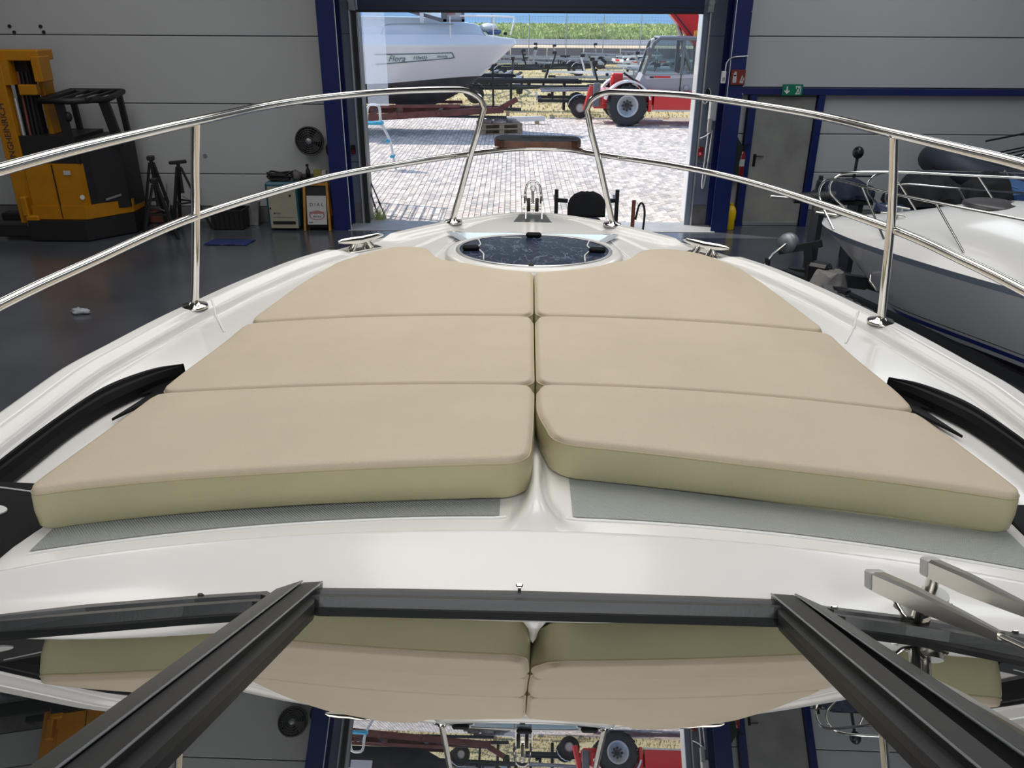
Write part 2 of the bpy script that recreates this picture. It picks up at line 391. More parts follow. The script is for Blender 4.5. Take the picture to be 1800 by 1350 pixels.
# personnel door in the right hand wall, under the blue girder
bm_ = struct('trim_5', MB().box((6.72, 13.44, 2.115), (6.55, .12, .092)), 'blue')
MB().box((3.735, 13.45, 1.03), (.11, .12, 2.07)).build('post', 'blue', bm_)
MB().box((4.80, 13.45, 1.03), (.10, .12, 2.07)).build('post', 'blue', bm_)
d2 = struct('door_2', MB().box((4.27, 13.50, 1.02), (.94, .05, 2.03), None, .004), 'doorg')
MB().box((3.885, 13.47, 1.06), (.045, .012, .20), None, .005).build('handle_plate', 'blackp', d2)
MB().tube([(3.885, 13.47, 1.13), (3.885, 13.43, 1.13), (4.01, 13.43, 1.125)], .011, 8).build('handle', 'blackp', d2)
MB().box((4.27, 13.47, .03), (.9, .02, .05)).build('threshold_strip', 'alu', d2)
# exit sign
ex = thing('exit_sign', 'green emergency exit sign with down arrow and running figure above grey door', 'sign', (4.31, 13.375, 2.055))
MB().box((0, 0, .085), (.32, .02, .165), None, .004).build('sign_plate', 'green', ex)
a = MB(); a.box((-.085, -.012, .095), (.018, .004, .085)); a.prism([(-.045, 0), (0, -.045), (.045, 0), (.028, 0.012), (0, -.016), (-.028, .012)], .004, frame((-.085, -.014, .07), (1, 0, 0), (0, 0, 1))); a.build('arrow', 'white', ex)
p = MB(); p.box((.085, -.012, .135), (.085, .004, .012)); p.box((.12, -.012, .09), (.012, .004, .10)); p.box((.055, -.012, .12), (.012, .004, .03))
p.cyl((.095, -.010, .118), (.095, -.015, .118), .012, n=10); p.bar((.09, -.012, .10), (.082, -.012, .07), .018, .004, (0, 1, 0)); p.bar((.082, -.012, .07), (.10, -.012, .045), .011, .004, (0, 1, 0)); p.bar((.082, -.012, .07), (.062, -.012, .04), .011, .004, (0, 1, 0)); p.bar((.09, -.012, .098), (.065, -.012, .085), .009, .004, (0, 1, 0))
p.box((.085, -.012, .03), (.075, .004, .012)); p.build('running_figure', 'white', ex)
# fire extinguisher sign
fs = thing('fire_sign', 'dark red fire extinguisher sign with white pictograms on blue column', 'sign', (3.345, 12.975, 2.24))
MB().box((0, 0, .105), (.215, .012, .21), None, .003).build('sign_plate', 'red', fs)
b = MB(); b.box((-.05, -.008, .085), (.055, .004, .11)); b.cyl((-.05, -.006, .145), (-.05, -.010, .145), .026, n=12); b.box((-.045, -.008, .178), (.035, .004, .014)); b.build('extinguisher_symbol', 'paperw', fs)
b = MB()
for t in range(5): b.prism([(-.012, 0), (.012, 0), (.004, .05+.012*(t % 2))], .004, frame((.035+.012*t, -.008, .035+.03*(t % 3)), (1, 0, 0), (0, 0, 1)))
b.box((.058, -.008, .04), (.05, .004, .03)); b.build('flame_symbol', 'paperw', fs)
# electrical bits on the right hand column
sk = thing('switch_box', 'pale grey switch box with bent cable left of red sign', 'switch box', (3.13, 12.985, 2.26))
MB().box((0, 0, .085), (.062, .06, .17), None, .008).build('housing', 'white', sk); MB().box((0, -.032, .06), (.03, .006, .05)).build('rocker', 'galv', sk)
cb = thing('control_box', 'white upright door control box on blue column', 'control box', (3.10, 13.33, 1.56))
MB().box((0, 0, .30), (.12, .10, .36), None, .015).build('housing', 'white', cb)
MB().box((-.03, -.03, .06), (.07, .05, .22), None, .01).build('key_panel', 'paperw', cb)
MB().tube(curve([(-.04, -.03, -.04), (-.05, -.04, -.35), (-.06, -.04, -.75), (-.05, -.05, -.92), (-.02, -.04, -.80), (.01, -.03, -.35), (.02, -.03, -.02)]), .011, 8).build('hanging_cord', 'white', cb)
MB().tube(curve([(.02, -.04, -.03), (-.08, -.06, -.10), (-.17, -.06, -.14)]), .010, 8).build('plug_lead', 'white', cb)
rp = thing('red_socket', 'small dark red power socket on the right door jamb', 'socket', (2.99, 13.40, 1.12))
MB().box((0, 0, .08), (.085, .06, .15), None, .012).build('housing', 'redx', rp); MB().cyl((0, -.03, .05), (0, -.085, .02), .032, n=12).build('plug', 'redx', rp)
s2 = thing('red_switch', 'small red and black switch on the left door jamb', 'switch', (-2.56, 13.41, 1.12))
MB().box((0, 0, .08), (.07, .05, .14), None, .01).build('housing', 'blackp', s2); MB().box((0, -.03, .05), (.045, .02, .06)).build('button', 'redx', s2)
pb = thing('cable_reel', 'small dark cable plug with coiled white lead on jamb beside open gate', 'plug', (3.02, 13.40, 2.02))
MB().box((0, 0, .06), (.055, .05, .14), None, .012).build('plug_body', 'blackp', pb)
MB().tube(curve([(0, -.03, .14), (.03, -.04, .08), (.01, -.04, -.02), (-.05, -.04, -.09), (-.09, -.03, 0)]), .007, 8).build('lead', 'white', pb)
# fire extinguisher, jacket, yellow container
fx = thing('fire_extinguisher', 'red fire extinguisher hanging on wall beside blue door post', 'extinguisher', (3.635, 13.36, .80))
MB().lathe([(0, 0), (.062, .005), (.068, .03), (.068, .36), (.05, .41), (.02, .43), (.02, .46), (0, .46)], None, 20).build('cylinder', 'redx', fx)
MB().lathe([(.069, .19), (.069, .30)], None, 20).build('paper_label', 'paperw', fx)
b = MB(); b.box((0, 0, .47), (.05, .05, .04)); b.bar((-.02, 0, .49), (.13, 0, .53), .02, .012); b.bar((-.02, 0, .47), (.09, 0, .47), .02, .01); b.build('valve_lever', 'blackp', fx)
MB().tube(curve([(-.03, 0, .46), (-.09, -.02, .40), (-.085, -.03, .2), (-.07, -.03, .08)]), .011, 8).build('hose', 'blackp', fx)
jk = thing('jacket', 'dark green work jacket hanging behind the right blue column', 'jacket', (3.48, 13.30, .82))
rows = []
for i in range(9):
    t = i/8; w = .03+.10*sstep(0, .35, t)+.02*math.sin(7*t); z = .66-.66*t; rows.append([(w*math.cos(a)*(1+.12*math.sin(3*a+4*t)), .07*math.sin(a)*(1+.2*math.cos(5*a)), z) for a in [2*math.pi*k/20 for k in range(20)]])
j = MB().loft(rows, True, True, True); j.add(rows[-1], [list(range(20))]); j.build('coat_body', mat('dark_green_cloth', (.012, .025, .02), .9, bump=.3, bs=30), jk)
MB().tube([(0, .10, .70), (0, .02, .69), (0, 0, .64)], .008, 8).build('hook', 'galv', jk)
yc = thing('yellow_container', 'yellow plastic canister standing at foot of right blue column', 'canister', (3.535, 13.22, 0))
rows = []
for i, (sx, sy, z) in enumerate(((.060, .085, .0), (.072, .10, .02), (.070, .10, .16), (.078, .105, .18), (.078, .105, .30), (.06, .085, .36), (.03, .04, .39))):
    rows.append([(sx*math.copysign(abs(math.cos(a))**.5, math.cos(a)), sy*math.copysign(abs(math.sin(a))**.5, math.sin(a)), z) for a in [2*math.pi*k/24 for k in range(24)]])
MB().loft(rows, True, True).build('body', 'yellow', yc); MB().cyl((0, 0, .385), (0, 0, .42), .034, n=14).build('cap', 'yellow', yc)
# wall fan
fn = thing('wall_fan', 'round dark grey wall fan on left wall beside blue column', 'fan', (-3.22, 13.36, 1.13))
b = MB(); CZ = .215
for rr in (.215, .18, .145, .11, .075): b.tube([(rr*math.cos(t), -.09+.35*(rr-.215)**2*0-.05*(1-(rr/.215)**2), CZ+rr*math.sin(t)) for t in [2*math.pi*k/36 for k in range(36)]], .006 if rr < .2 else .012, 6, True)
for k in range(24):
    t = 2*math.pi*k/24; b.tube([(rr*math.cos(t), -.09-.05*(1-(rr/.215)**2), CZ+rr*math.sin(t)) for rr in (.05, .11, .17, .215)], .0035, 5)
b.build('guard', 'fan', fn)
T = Matrix.Translation((0, -.07, CZ)) @ Matrix.Rotation(R(90), 4, 'X')
MB().lathe([(0, .07), (.05, .068), (.055, .05), (.055, 0)], T, 20).build('hub', 'galv', fn)
MB().lathe([(.212, .03), (.215, -.06), (.15, -.10), (0, -.11)], T, 32).build('housing', 'forkb', fn)
for k in range(4):
    t = k*math.pi/2+.4; rows = [[(rr*math.cos(t+da), -.06+.05*da, CZ+rr*math.sin(t+da)) for da in (-.5, -.25, 0, .25, .5)] for rr in (.05, .12, .19)]
    MB().loft(rows).build('blade', 'fan', fn)
MB().box((.0, .07, CZ), (.08, .14, .08)).build('bracket', 'forkb', fn)
# broom on the wall
br = thing('broom', 'dark long handled broom leaning on wall beside blue column', 'broom', (-2.93, 13.10, 0))
MB().tube([(0, 0, .0), (-.01, .24, 1.14)], .012, 8).build('handle', 'forkb', br)
rows = [[(sx*math.cos(a), -.01+.03*math.sin(a)+.24, z) for a in [2*math.pi*k/14 for k in range(14)]] for sx, z in ((.02, 1.10), (.05, 1.16), (.055, 1.24), (.03, 1.29), (.005, 1.295))]
MB().loft(rows, True).build('head', 'forkb', br)
# charger cabinet with cables
wc = thing('welding_cabinet', 'cream fronted machine cabinet with teal sides and black cables on top', 'cabinet', (-3.66, 13.12, 0))
MB().box((0, 0, .40), (.50, .40, .72), None, .03).build('body', 'teal', wc)
MB().box((0.01, -.205, .37), (.44, .014, .66), None, .004).build('front_panel', 'cream', wc)
MB().box((.01, -.214, .13), (.36, .006, .05)).build('vent_slot', 'forkb', wc); MB().box((.01, -.214, .22), (.34, .006, .008)).build('trim_line', 'inkg', wc)
b = MB(); b.cyl((-.13, -.21, .28), (-.13, -.216, .28), .014, n=10); b.cyl((.14, -.21, .56), (.14, -.22, .56), .018, n=10); b.cyl((-.19, -.21, .36), (-.19, -.22, .36), .014, n=10); b.build('knob', 'forkb', wc)
MB().box((-.07, -.213, .28), (.07, .004, .022)).build('logo_mark', 'inkg', wc)
for x in (-.2, .2): MB().box((x, -.12, .02), (.06, .06, .04)).build('foot', 'rubber', wc)
b = MB(); rn = random.Random(3)
for k in range(9):
    r0 = .10+.06*rn.random(); cx = -.04+.06*rn.random(); z0 = .78+.012*k
    b.tube([(cx+r0*1.3*math.cos(t), -.02+r0*.8*math.sin(t), z0+.02*math.sin(2*t+k)) for t in [2*math.pi*i/20 for i in range(20)]], .014, 6, True)
cc = b.build('cable_coil', 'rubber', None, off=(-.02, 0, .76)); cc.location = (-3.70, 13.12, .765); tag(cc, 'tangled black cable coil lying on the cream machine cabinet', 'cable')
pbg = MB().blob((0, 0, .07), (.09, .08, .08), 12, 4, .25).build('plastic_bag', 'greyc', None); pbg.location = (-3.45, 13.15, .76); tag(pbg, 'crumpled pale grey bag beside cable coil on machine cabinet', 'bag')
sb = thing('spray_bottle', 'small dark spray bottle standing on the wooden sandwich board top', 'bottle', (-3.27, 13.20, .80))
MB().lathe([(0, 0), (.035, .0), (.036, .10), (.015, .14), (.012, .17), (0, .17)], None, 14).build('bottle_body', 'forkb', sb); MB().box((0, -.02, .185), (.03, .075, .035)).build('trigger', 'forkb', sb)
bx = thing('yellow_box', 'small yellow and white carton on the shelf behind sandwich board', 'carton', (-3.13, 13.28, .80))
MB().box((0, 0, .05), (.12, .10, .10)).build('carton_body', mat('dull_yellow', (.30, .27, .06), .7), bx); MB().box((.10, 0, .045), (.07, .09, .09)).build('paper_roll', 'paperw', bx)
sh = thing('wall_shelf', 'dark narrow shelf cabinet against wall behind the sandwich board', 'shelf', (-3.22, 13.33, 0))
MB().box((0, 0, .39), (.40, .22, .78), None, .01).build('carcass', 'forkb', sh); MB().box((0, 0, .79), (.44, .26, .02)).build('shelf_board', 'galvd', sh)
# wooden A board
ab = thing('sandwich_board', 'wooden framed sandwich board with white poster and red oval', 'sign', (-3.13, 12.98, 0))
for s in (-1, 1): MB().bar((s*.20, -.07, 0), (s*.18, .07, .76), .035, .05, (0, 1, 0)).build('side_post', 'orange', ab)
MB().bar((-.19, .062, .72), (.19, .062, .72), .04, .045).build('top_rail', 'orange', ab)
MB().bar((-.19, -.055, .07), (.19, -.055, .07), .03, .03).build('bottom_rail', 'blackp', ab)
ang = math.atan2(.14, .76); up = Vector((0, math.sin(ang), math.cos(ang)))
def abp(x, h, e): q = Vector((x, -.07, 0))+up*h; return q+Vector((0, -math.cos(ang), math.sin(ang)))*e
for s in (-1, 1): MB().bar((s*.20, .20, 0), (s*.18, .085, .74), .03, .03, (0, 1, 0)).build('rear_leg', 'orange', ab)
b = MB(); b.add([abp(-.165, .10, -.01), abp(.165, .10, -.01), abp(.165, .70, -.01), abp(-.165, .70, -.01)], [(0, 1, 2, 3)]); b.build('backing', 'forkb', ab)
b = MB(); b.add([abp(-.155, .10, .004), abp(.155, .10, .004), abp(.155, .55, .004), abp(-.155, .55, .004)], [(0, 1, 2, 3)]); b.build('poster', 'paperw', ab)
text('poster_title', 'D I A L', .075, 'ink', ab, frame(abp(0, .41, .006), (1, 0, 0), up), .0005)
b = MB(); b.prism([(.125*math.cos(t), .075*math.sin(t)) for t in [2*math.pi*k/28 for k in range(28)]], .001, frame(abp(0, .245, .006), (1, 0, 0), up)); b.build('red_oval', 'posterr', ab)
b = MB(); b.prism([(.105*math.cos(t), .06*math.sin(t)) for t in [2*math.pi*k/28 for k in range(28)]], .001, frame(abp(0, .243, .0075), (1, 0, 0), up)); b.build('oval_centre', 'paperw', ab)
b = MB(); b.prism([(-.12, -.018), (.12, -.018), (.12, .018), (-.12, .018)], .001, frame(abp(0, .285, .009), (1, 0, 0), up)); b.build('red_band', 'posterr', ab)
b = MB()
for x in (-.05, -.02, .015, .05): b.prism([(x-.010, -.014), (x+.010, -.014), (x+.013, .014), (x-.006, .014)], .001, frame(abp(0, .225, .010), (1, 0, 0), up))
b.build('oval_marks', 'inkg', ab)
b = MB(); b.prism([(-.035, -.006), (.035, -.006), (.035, .006), (-.035, .006)], .001, frame(abp(-.1, .135, .006), (1, 0, 0), up)); b.build('small_print', 'ink', ab)
# black crate and box by the wall
bc = thing('black_crate', 'black plastic crate on floor by left wall', 'crate', (-4.58, 13.12, 0))
b = MB(); b.box((0, 0, .02), (.48, .34, .03)); 
for s in (-1, 1): b.box((0, s*.17, .16), (.50, .02, .30)); b.box((s*.245, 0, .16), (.02, .34, .30))
b.box((0, -.175, .30), (.54, .03, .03)); b.box((0, .175, .30), (.54, .03, .03)); b.build('bin', 'forkb', bc)
for k in range(6): MB().box((-.2+.08*k, -.183, .15), (.014, .012, .26)).build('rib', 'blackp', bc)
tb = thing('tilted_board', 'grey board leaning on wall right of the black crate', 'board', (-4.24, 13.32, 0))
MB().bar((-.02, -.06, 0), (.0, .10, .36), .16, .02, (0, 1, 0)).build('panel', 'plinth', tb); MB().bar((.07, -.08, 0), (.07, .09, .36), .02, .03, (0, 1, 0)).build('batten', 'forkb', tb)
bs = MB(); rn = random.Random(5); nx, ny = 14, 8
vs = [(-.32+.64*i/nx+.06*j/ny, -.16+.32*j/ny, .008+.012*rn.random()) for j in range(ny+1) for i in range(nx+1)]
bs.add(vs, [(j*(nx+1)+i, j*(nx+1)+i+1, (j+1)*(nx+1)+i+1, (j+1)*(nx+1)+i) for j in range(ny) for i in range(nx)], True)
o = bs.build('blue_sheet', 'bluec', None); o.location = (-4.33, 12.15, 0); tag(o, 'flat blue plastic sheet lying on the floor by left wall', 'sheet')
m = o.modifiers.new('t', 'SOLIDIFY'); m.thickness = .006
o = MB().blob((0, 0, .03), (.10, .07, .035), 14, 9, .35).build('crumpled_paper', mat('crumpled_white', (.45, .47, .52), .6), None); o.location = (-5.02, 8.95, 0); tag(o, 'crumpled white scrap lying on the dark floor at left', 'paper')
# axle stands
def stand(loc, h, w, rz, label, top):
    o = thing('axle_stand', label, 'stand', loc, rz, 'black axle stands by the left wall')
    for k in range(3):
        t = R(90+120*k); MB().bar((w*math.cos(t), w*math.sin(t), 0), (.03*math.cos(t), .03*math.sin(t), h*.93), .045, .03, (math.cos(t), math.sin(t), .01)).build('leg', 'forkb', o)
        t2 = R(90+120*(k+1)); f = .45; r0 = lerp(w, .03, f)
        MB().bar((r0*math.cos(t), r0*math.sin(t), h*.93*f), (r0*math.cos(t2), r0*math.sin(t2), h*.93*f), .02, .025).build('brace', 'forkb', o)
    MB().cyl((0, 0, h*.55), (0, 0, h), .028, n=12).build('post', 'forkb', o)
    if top: MB().box((0, 0, h), (.26, .07, .05), None, .01).build('saddle', 'forkb', o)
    else: MB().box((0, 0, h-.01), (.11, .09, .07), None, .01).build('saddle', 'forkb', o)
    MB().tube([(.0, .02, h*.5), (.12, .06, h*.42), (.16, .06, h*.62)], .009, 6).build('handle', 'galv', o)
    return o
stand((-5.66, 13.02, 0), 1.12, .30, .2, 'tall black tripod axle stand beside the yellow reach truck', 0)
stand((-5.22, 12.95, 0), 1.06, .36, .7, 'black tripod axle stand with wide saddle behind left rail post', 1)
stand((-5.42, 12.45, 0), .88, .30, .1, 'low grey and black axle stand in front of the wide saddled one', 0)
tw = thing('timber_block', 'brown timber block lying on floor behind the tall axle stand', 'timber', (-5.80, 13.405, 0))
MB().box((0, 0, .11), (.42, .12, .20), (0, 0, .1), .01).build('block', 'rust', tw); MB().box((0, 0, .22), (.40, .11, .02), (0, 0, .1)).build('lid_board', 'wood', tw)
# ------------------------------------------------------------------ reach truck
rt = thing('reach_truck', 'yellow reach truck with tall mast and black overhead guard by left wall', 'forklift', (-6.6, 12.6, 0))
def w(x, y, z): return (x+6.6, y-12.6, z)
b = MB(); b.prism([w(-7.22, 12.2, 0)[:2], w(-6.42, 12.2, 0)[:2], w(-5.95, 12.75, 0)[:2], w(-5.95, 13.2, 0)[:2], w(-7.22, 13.2, 0)[:2]], .20, Matrix.Translation((0, 0, .33)))
b.prism([w(-7.2, 12.22, 0)[:2], w(-6.40, 12.22, 0)[:2], w(-6.30, 12.5, 0)[:2], w(-6.3, 13.2, 0)[:2], w(-7.2, 13.2, 0)[:2]], .80, Matrix.Translation((0, 0, .34))); b.build('chassis_body', 'forky', rt)
b = MB(); b.prism([(-.70, -.46), (.16, -.46), (.66, .12), (.66, .62), (-.70, .62)], .30, Matrix.Translation((0, 0, .02))); b.build('base_frame', 'forkb', rt)
MB().box((-.185, -.396, .74), (.014, .012, .80)).build('body_seam', 'forkb', rt)
MB().box((.02, -.392, 1.02), (.10, .01, .06)).build('data_plate', 'paperw', rt)
MB().cyl((.17, -.385, .66), (.17, -.396, .66), .035, n=16).build('round_sticker', 'white', rt)
b = MB(); b.prism([(.18, -.36), (.30, -.20), (.64, .10), (.68, .55), (.20, .58)], 1.06, Matrix.Translation((0, 0, .42))); b.build('operator_cabin', 'forkb', rt)
b = MB(); b.prism([(-.62, -.30), (.22, -.34), (.22, .55), (-.62, .55)], .40, Matrix.Translation((0, 0, 1.13))); b.build('console', 'forkb', rt)
MB().bar((.40, -.16, .58), (.56, .02, .62), .012, .03).build('step_strip', 'galv', rt)
b = MB(); G = [(-.20, -.30), (.24, -.36), (.66, -.06), (.66, .50), (-.14, .50)]
b.tube([(x, y, 2.02+.06*(y > 0)) for x, y in G], .045, 8, True)
for k in range(4): b.bar((-.12+.2*k, -.30, 2.04), (-.06+.2*k, .5, 2.09), .05, .03)
b.build('overhead_guard', 'forkb', rt)
for (x, y, x2, y2, ww) in ((.05, -.26, .10, -.26, .12), (.60, -.06, .70, .0, .14), (.60, .48, .64, .48, .08), (-.12, .48, -.1, .5, .08)): MB().bar((x, y, 2.02), (x2, y2, 1.35), ww, .06, (0, 1, 0)).build('guard_post', 'forkb', rt)
MB().blob((.16, -.28, 1.80), (.05, .05, .07), 10).build('work_lamp', 'forkb', rt)
# mast: two channels, crosshead, hoses
MB().box((-.75, -.25, 1.36), (.25, .16, 2.62), None, .01).build('mast_channel', 'forky', rt)
MB().box((-.27, .10, 1.36), (.07, .30, 2.50), None, .01).build('mast_channel', 'forky', rt)
MB().box((-.48, -.05, 1.42), (.26, .16, 2.3), None, .01).build('inner_mast', 'forkb', rt)
b = MB(); b.box((-.52, -.08, 2.62), (.86, .42, .14), None, .01); b.box((-.14, -.16, 2.44), (.12, .30, .34), None, .01); b.box((-.72, -.24, 2.40), (.40, .16, .34)); b.build('crosshead', 'forky', rt)
MB().box((-.36, -.20, 2.16), (.26, .12, .14), None, .01).build('carriage_bracket', 'forky', rt)
MB().cyl((-.585, -.22, 1.15), (-.585, -.22, 2.05), .03, n=12).build('lift_cylinder', 'alu', rt)
for k, mm in enumerate(('rust', 'forkb', 'forkb')): MB().tube([(-.50+.06*k, -.16, 1.0), (-.51+.06*k, -.18, 1.6), (-.50+.06*k, -.16, 2.4)], .018, 8).build('hose', mm, rt)
text('mast_lettering', 'JUNGHEINRICH', .125, 'ink', rt, frame((-.75, -.333, 1.55), (0, 0, 1), (-1, 0, 0)), .002)
MB().box((-1.1, -.30, .16), (.9, .22, .2), None, .02).build('fork_arm', 'forkb', rt); MB().box((-1.1, .40, .16), (.9, .22, .2), None, .02).build('fork_arm', 'forkb', rt)
b = MB(); b.box((-.72, -.36, .52), (.10, .14, .30), None, .02); b.box((-.64, -.38, .30), (.20, .10, .18), None, .02); b.build('tow_bracket', 'forky', rt)
# ------------------------------------------------------------------ office chair before the gate
oc = thing('office_chair', 'black office chair with rounded back standing beyond the bow', 'chair', (1.02, 11.35, 0))
rows = []
for i in range(9):
    z = .62+.36*i/8; hw = .265*math.sqrt(max(.02, 1-max(0, (i-2.5)/5.7)**2.6)); rows.append([(hw*u, -.03-.05*(1-u*u)+.0*i, z) for u in [k/6-1 for k in range(13)]])
o = MB().loft(rows).build('backrest', 'dark', oc); mm = o.modifiers.new('s', 'SOLIDIFY'); mm.thickness = .06
MB().box((0, .22, .46), (.50, .48, .09), None, .03).build('seat', 'dark', oc)
for s in (-1, 1):
    MB().bar((s*.26, .02, .83), (s*.40, .02, .84), .05, .05).build('arm_bracket', 'forkb', oc)
    MB().bar((s*.42, .0, .52), (s*.42, .0, .99), .05, .06, (0, 1, 0)).build('armrest_post', 'forkb', oc)
    MB().bar((s*.42, -.02, .84), (s*.42, .30, .84), .05, .04).build('armrest', 'bluedk', oc)
MB().cyl((0, .2, .12), (0, .2, .44), .03, n=12).build('gas_column', 'galvd', oc)
for k in range(5):
    t = R(90+72*k); MB().bar((0, .2, .12), (.30*math.cos(t), .2+.30*math.sin(t), .07), .05, .03).build('base_leg', 'forkb', oc); MB().cyl((.30*math.cos(t), .18+.30*math.sin(t), .03), (.30*math.cos(t), .22+.30*math.sin(t), .03), .03, n=10).build('caster', 'rubber', oc)
rc = thing('red_hose_stand', 'dark red pole with black cable loop beside right bow rail foot', 'pole', (1.36, 9.2, 0))
MB().tube([(0, 0, 0), (0, 0, 1.30)], .022, 8).build('pole', 'rust', rc); MB().tube(curve([(.03, 0, 1.08), (.06, 0, 1.24), (.10, 0, 1.26), (.13, 0, 1.15), (.12, 0, .9)]), .012, 8).build('cable_loop', 'rubber', rc); MB().cyl((0, 0, 0), (0, 0, .03), .16, n=20).build('foot_plate', 'forkb', rc)
# ================================================================== the boat we stand on
# boat frame: x to starboard, y towards the bow, z; local z = height above the camera level + 3.23
YAW, LIST = R(1.05), R(.35)
BR = (Matrix.Rotation(-YAW, 4, 'Z') @ Matrix.Rotation(LIST, 4, 'Y'))
BM = Matrix.Translation((.0111, .0003, 0)) @ BR
ZH = 3.23
boat = thing('motor_boat', 'white motor boat foredeck with stainless rails and black framed windscreen in foreground', 'boat')
boat.matrix_world = BM
def L(x, d, z): return Vector((x, d, z+ZH))
def pad_top(x, d):
    return sitp(d, [1.2, 1.455, 1.87, 2.5, 3.0, 3.5], [-.818, -.834, -.870, -.912, -.897, -.90])-.055*x*x
WD = [-2.0, .6, 1.4, 1.95, 2.2, 2.45, 2.7, 2.9, 3.05, 3.25, 3.44, 3.66, 3.80, 3.94, 4.08, 4.2, 4.30, 4.38, 4.415, 4.43]
WX = [1.44, 1.475, 1.465, 1.445, 1.435, 1.385, 1.325, 1.262, 1.213, 1.135, 1.05, .905, .802, .69, .565, .445, .32, .19, .11, .0]
def halfw(d): return sitp(d, WD, WX)
def roof_half(d):  # where the coachroof side begins
    return sitp(d, [.2, 1.2, 2.2, 2.6, 2.9, 3.25, 3.6, 3.9, 4.3], [1.02, 1.04, 1.04, 1.01, .92, .79, .58, .42, .2])
def deck_z(x, d):
    ax = abs(x); W_ = halfw(d); e = W_-ax
    de = d+.095*min(ax, 1.1)**2
    c = itp(de, [.15, .9, 1.02, 1.256, 1.264, 1.272, 1.282, 1.39, 1.87, 2.5, 3.0, 3.4, 3.8, 4.45], [-.70, -.845, -.860, -.872, -.878, -.915, -.936, -.938, -.968, -1.0, -.985, -.972, -.995, -1.004])
    c -= .045*min(ax, 1.1)**2+.035*min(ax, 1.1)**2*(1-sstep(1.08, 1.22, d))
    side = itp(d, [0, 3.3, 3.9, 4.5], [-1.045, -1.04, -1.022, -1.015])
    rh = roof_half(d); z = lerp(max(c, side), side, sstep(rh, rh+.10, ax))
    if 1.27 < de < 1.80: # rib between the cushions
        wv = .016+.04*(1-sstep(1.28, 1.50, de))
        z += (.055*sstep(1.27, 1.36, de)*(1-sstep(1.55, 1.75, de)))*math.exp(-(ax/wv)**2)
    rimf = 1-.0*d
    if 3.60 < d < 3.95: rimf = max(1-sstep(3.60, 3.68, d), sstep(3.86, 3.93, d))
    rw = itp(d, [2.0, 3.5, 4.0, 4.4], [.085, .075, .085, .10])
    rz = -.997-.016*sstep(rw-.03, rw+.012, e)
    prof = 1-sstep(rw+.010, rw+.026, e)
    z = lerp(z, rz, prof*rimf)
    if e < .012: z -= .012*(1-e/.012)**2
    g = abs(e-(rw+.030))
    if g < .009: z -= .006*(1-g/.009)*rimf
    return z
ds = [.12+.02*i for i in range(int((4.30-.12)/.02)+1)]+[4.32, 4.335, 4.35, 4.362, 4.374, 4.385, 4.395, 4.403, 4.411, 4.418, 4.424, 4.429]
ds += [1.14+.005*i for i in range(34)]; ds = sorted(set(round(q, 4) for q in ds))
us = sorted(set([-1+2*i/170 for i in range(171)]+[s*(1-.0048*k) for k in range(1, 26) for s in (-1, 1)]+[s*k*.005 for k in range(0, 12) for s in (-1, 1)]))
rows = []
for d in ds:
    W_ = halfw(d); rows.append([L(u*W_, d, deck_z(u*W_, d)) for u in us])
MB().loft(rows, smooth=True).build('deck', 'gel', boat)
# topsides and bottom
hr = []
for d in [-1.9+.3*i for i in range(21)]+[4.2, 4.3, 4.36, 4.4, 4.42]:
    W_ = halfw(min(d, 4.429)); bow = sstep(2.2, 4.42, d); sec = []
    for t, kx, zz in ((0, 1, -1.012), (.1, 1.012, -1.06), (.2, .99, -1.14), (.45, lerp(.97, .72, bow), -1.5), (.7, lerp(.93, .45, bow), -1.95), (.85, lerp(.88, .3, bow), -2.15), (1, 0, -2.55)):
        dd = d-max(0, bow)**2*.9*t**1.4
        sec.append((W_*kx, dd, zz))
    hr.append([L(-x, y, z) for x, y, z in sec]+[L(x, y, z) for x, y, z in reversed(sec[:-1])])
MB().loft(hr, smooth=True, flip=True).build('hull', 'gel', boat)
rub = [L(-halfw(d)*1.008-.004, d, -1.045) for d in [-1.9+.2*i for i in range(31)]]+[L(-halfw(d)-.01, d+.012, -1.045) for d in (4.2, 4.3, 4.38, 4.415)]
rub2 = [Vector((-p.x, p.y, p.z)) for p in reversed(rub)]
MB().tube(rub+[L(0, 4.445, -1.045)]+rub2, .014, 8).build('rub_rail', 'bead', boat)
# non slip panels under the cushion edge
for s in (-1, 1):
    rr = []
    for i in range(8):
        de = lerp(1.40, 1.65, i/7); rr.append([])
        for k in range(40):
            x = lerp(.075, 1.0, k/39)*s; d = de-.095*x*x; rr[-1].append(L(x, d, deck_z(x, d)+.0025))
    MB().loft(rr, flip=(s < 0)).build('non_slip_strip', 'grip', boat)
    P = []
    for k in range(40): x = lerp(.06, 1.0, k/39)*s; d = 1.392-.095*x*x; P.append(L(x, d, deck_z(x, d)+.001))
    MB().tube(P, .0032, 6).build('strip_edge', 'bead', boat)
    P = [L(s*lerp(1.205, 1.085, t), lerp(2.885, 2.66, t), deck_z(s*lerp(1.205, 1.085, t), lerp(2.885, 2.66, t))+.001) for t in [i/12 for i in range(13)]]
    MB().tube(P, .0045, 6).build('deck_seam', 'bead', boat)
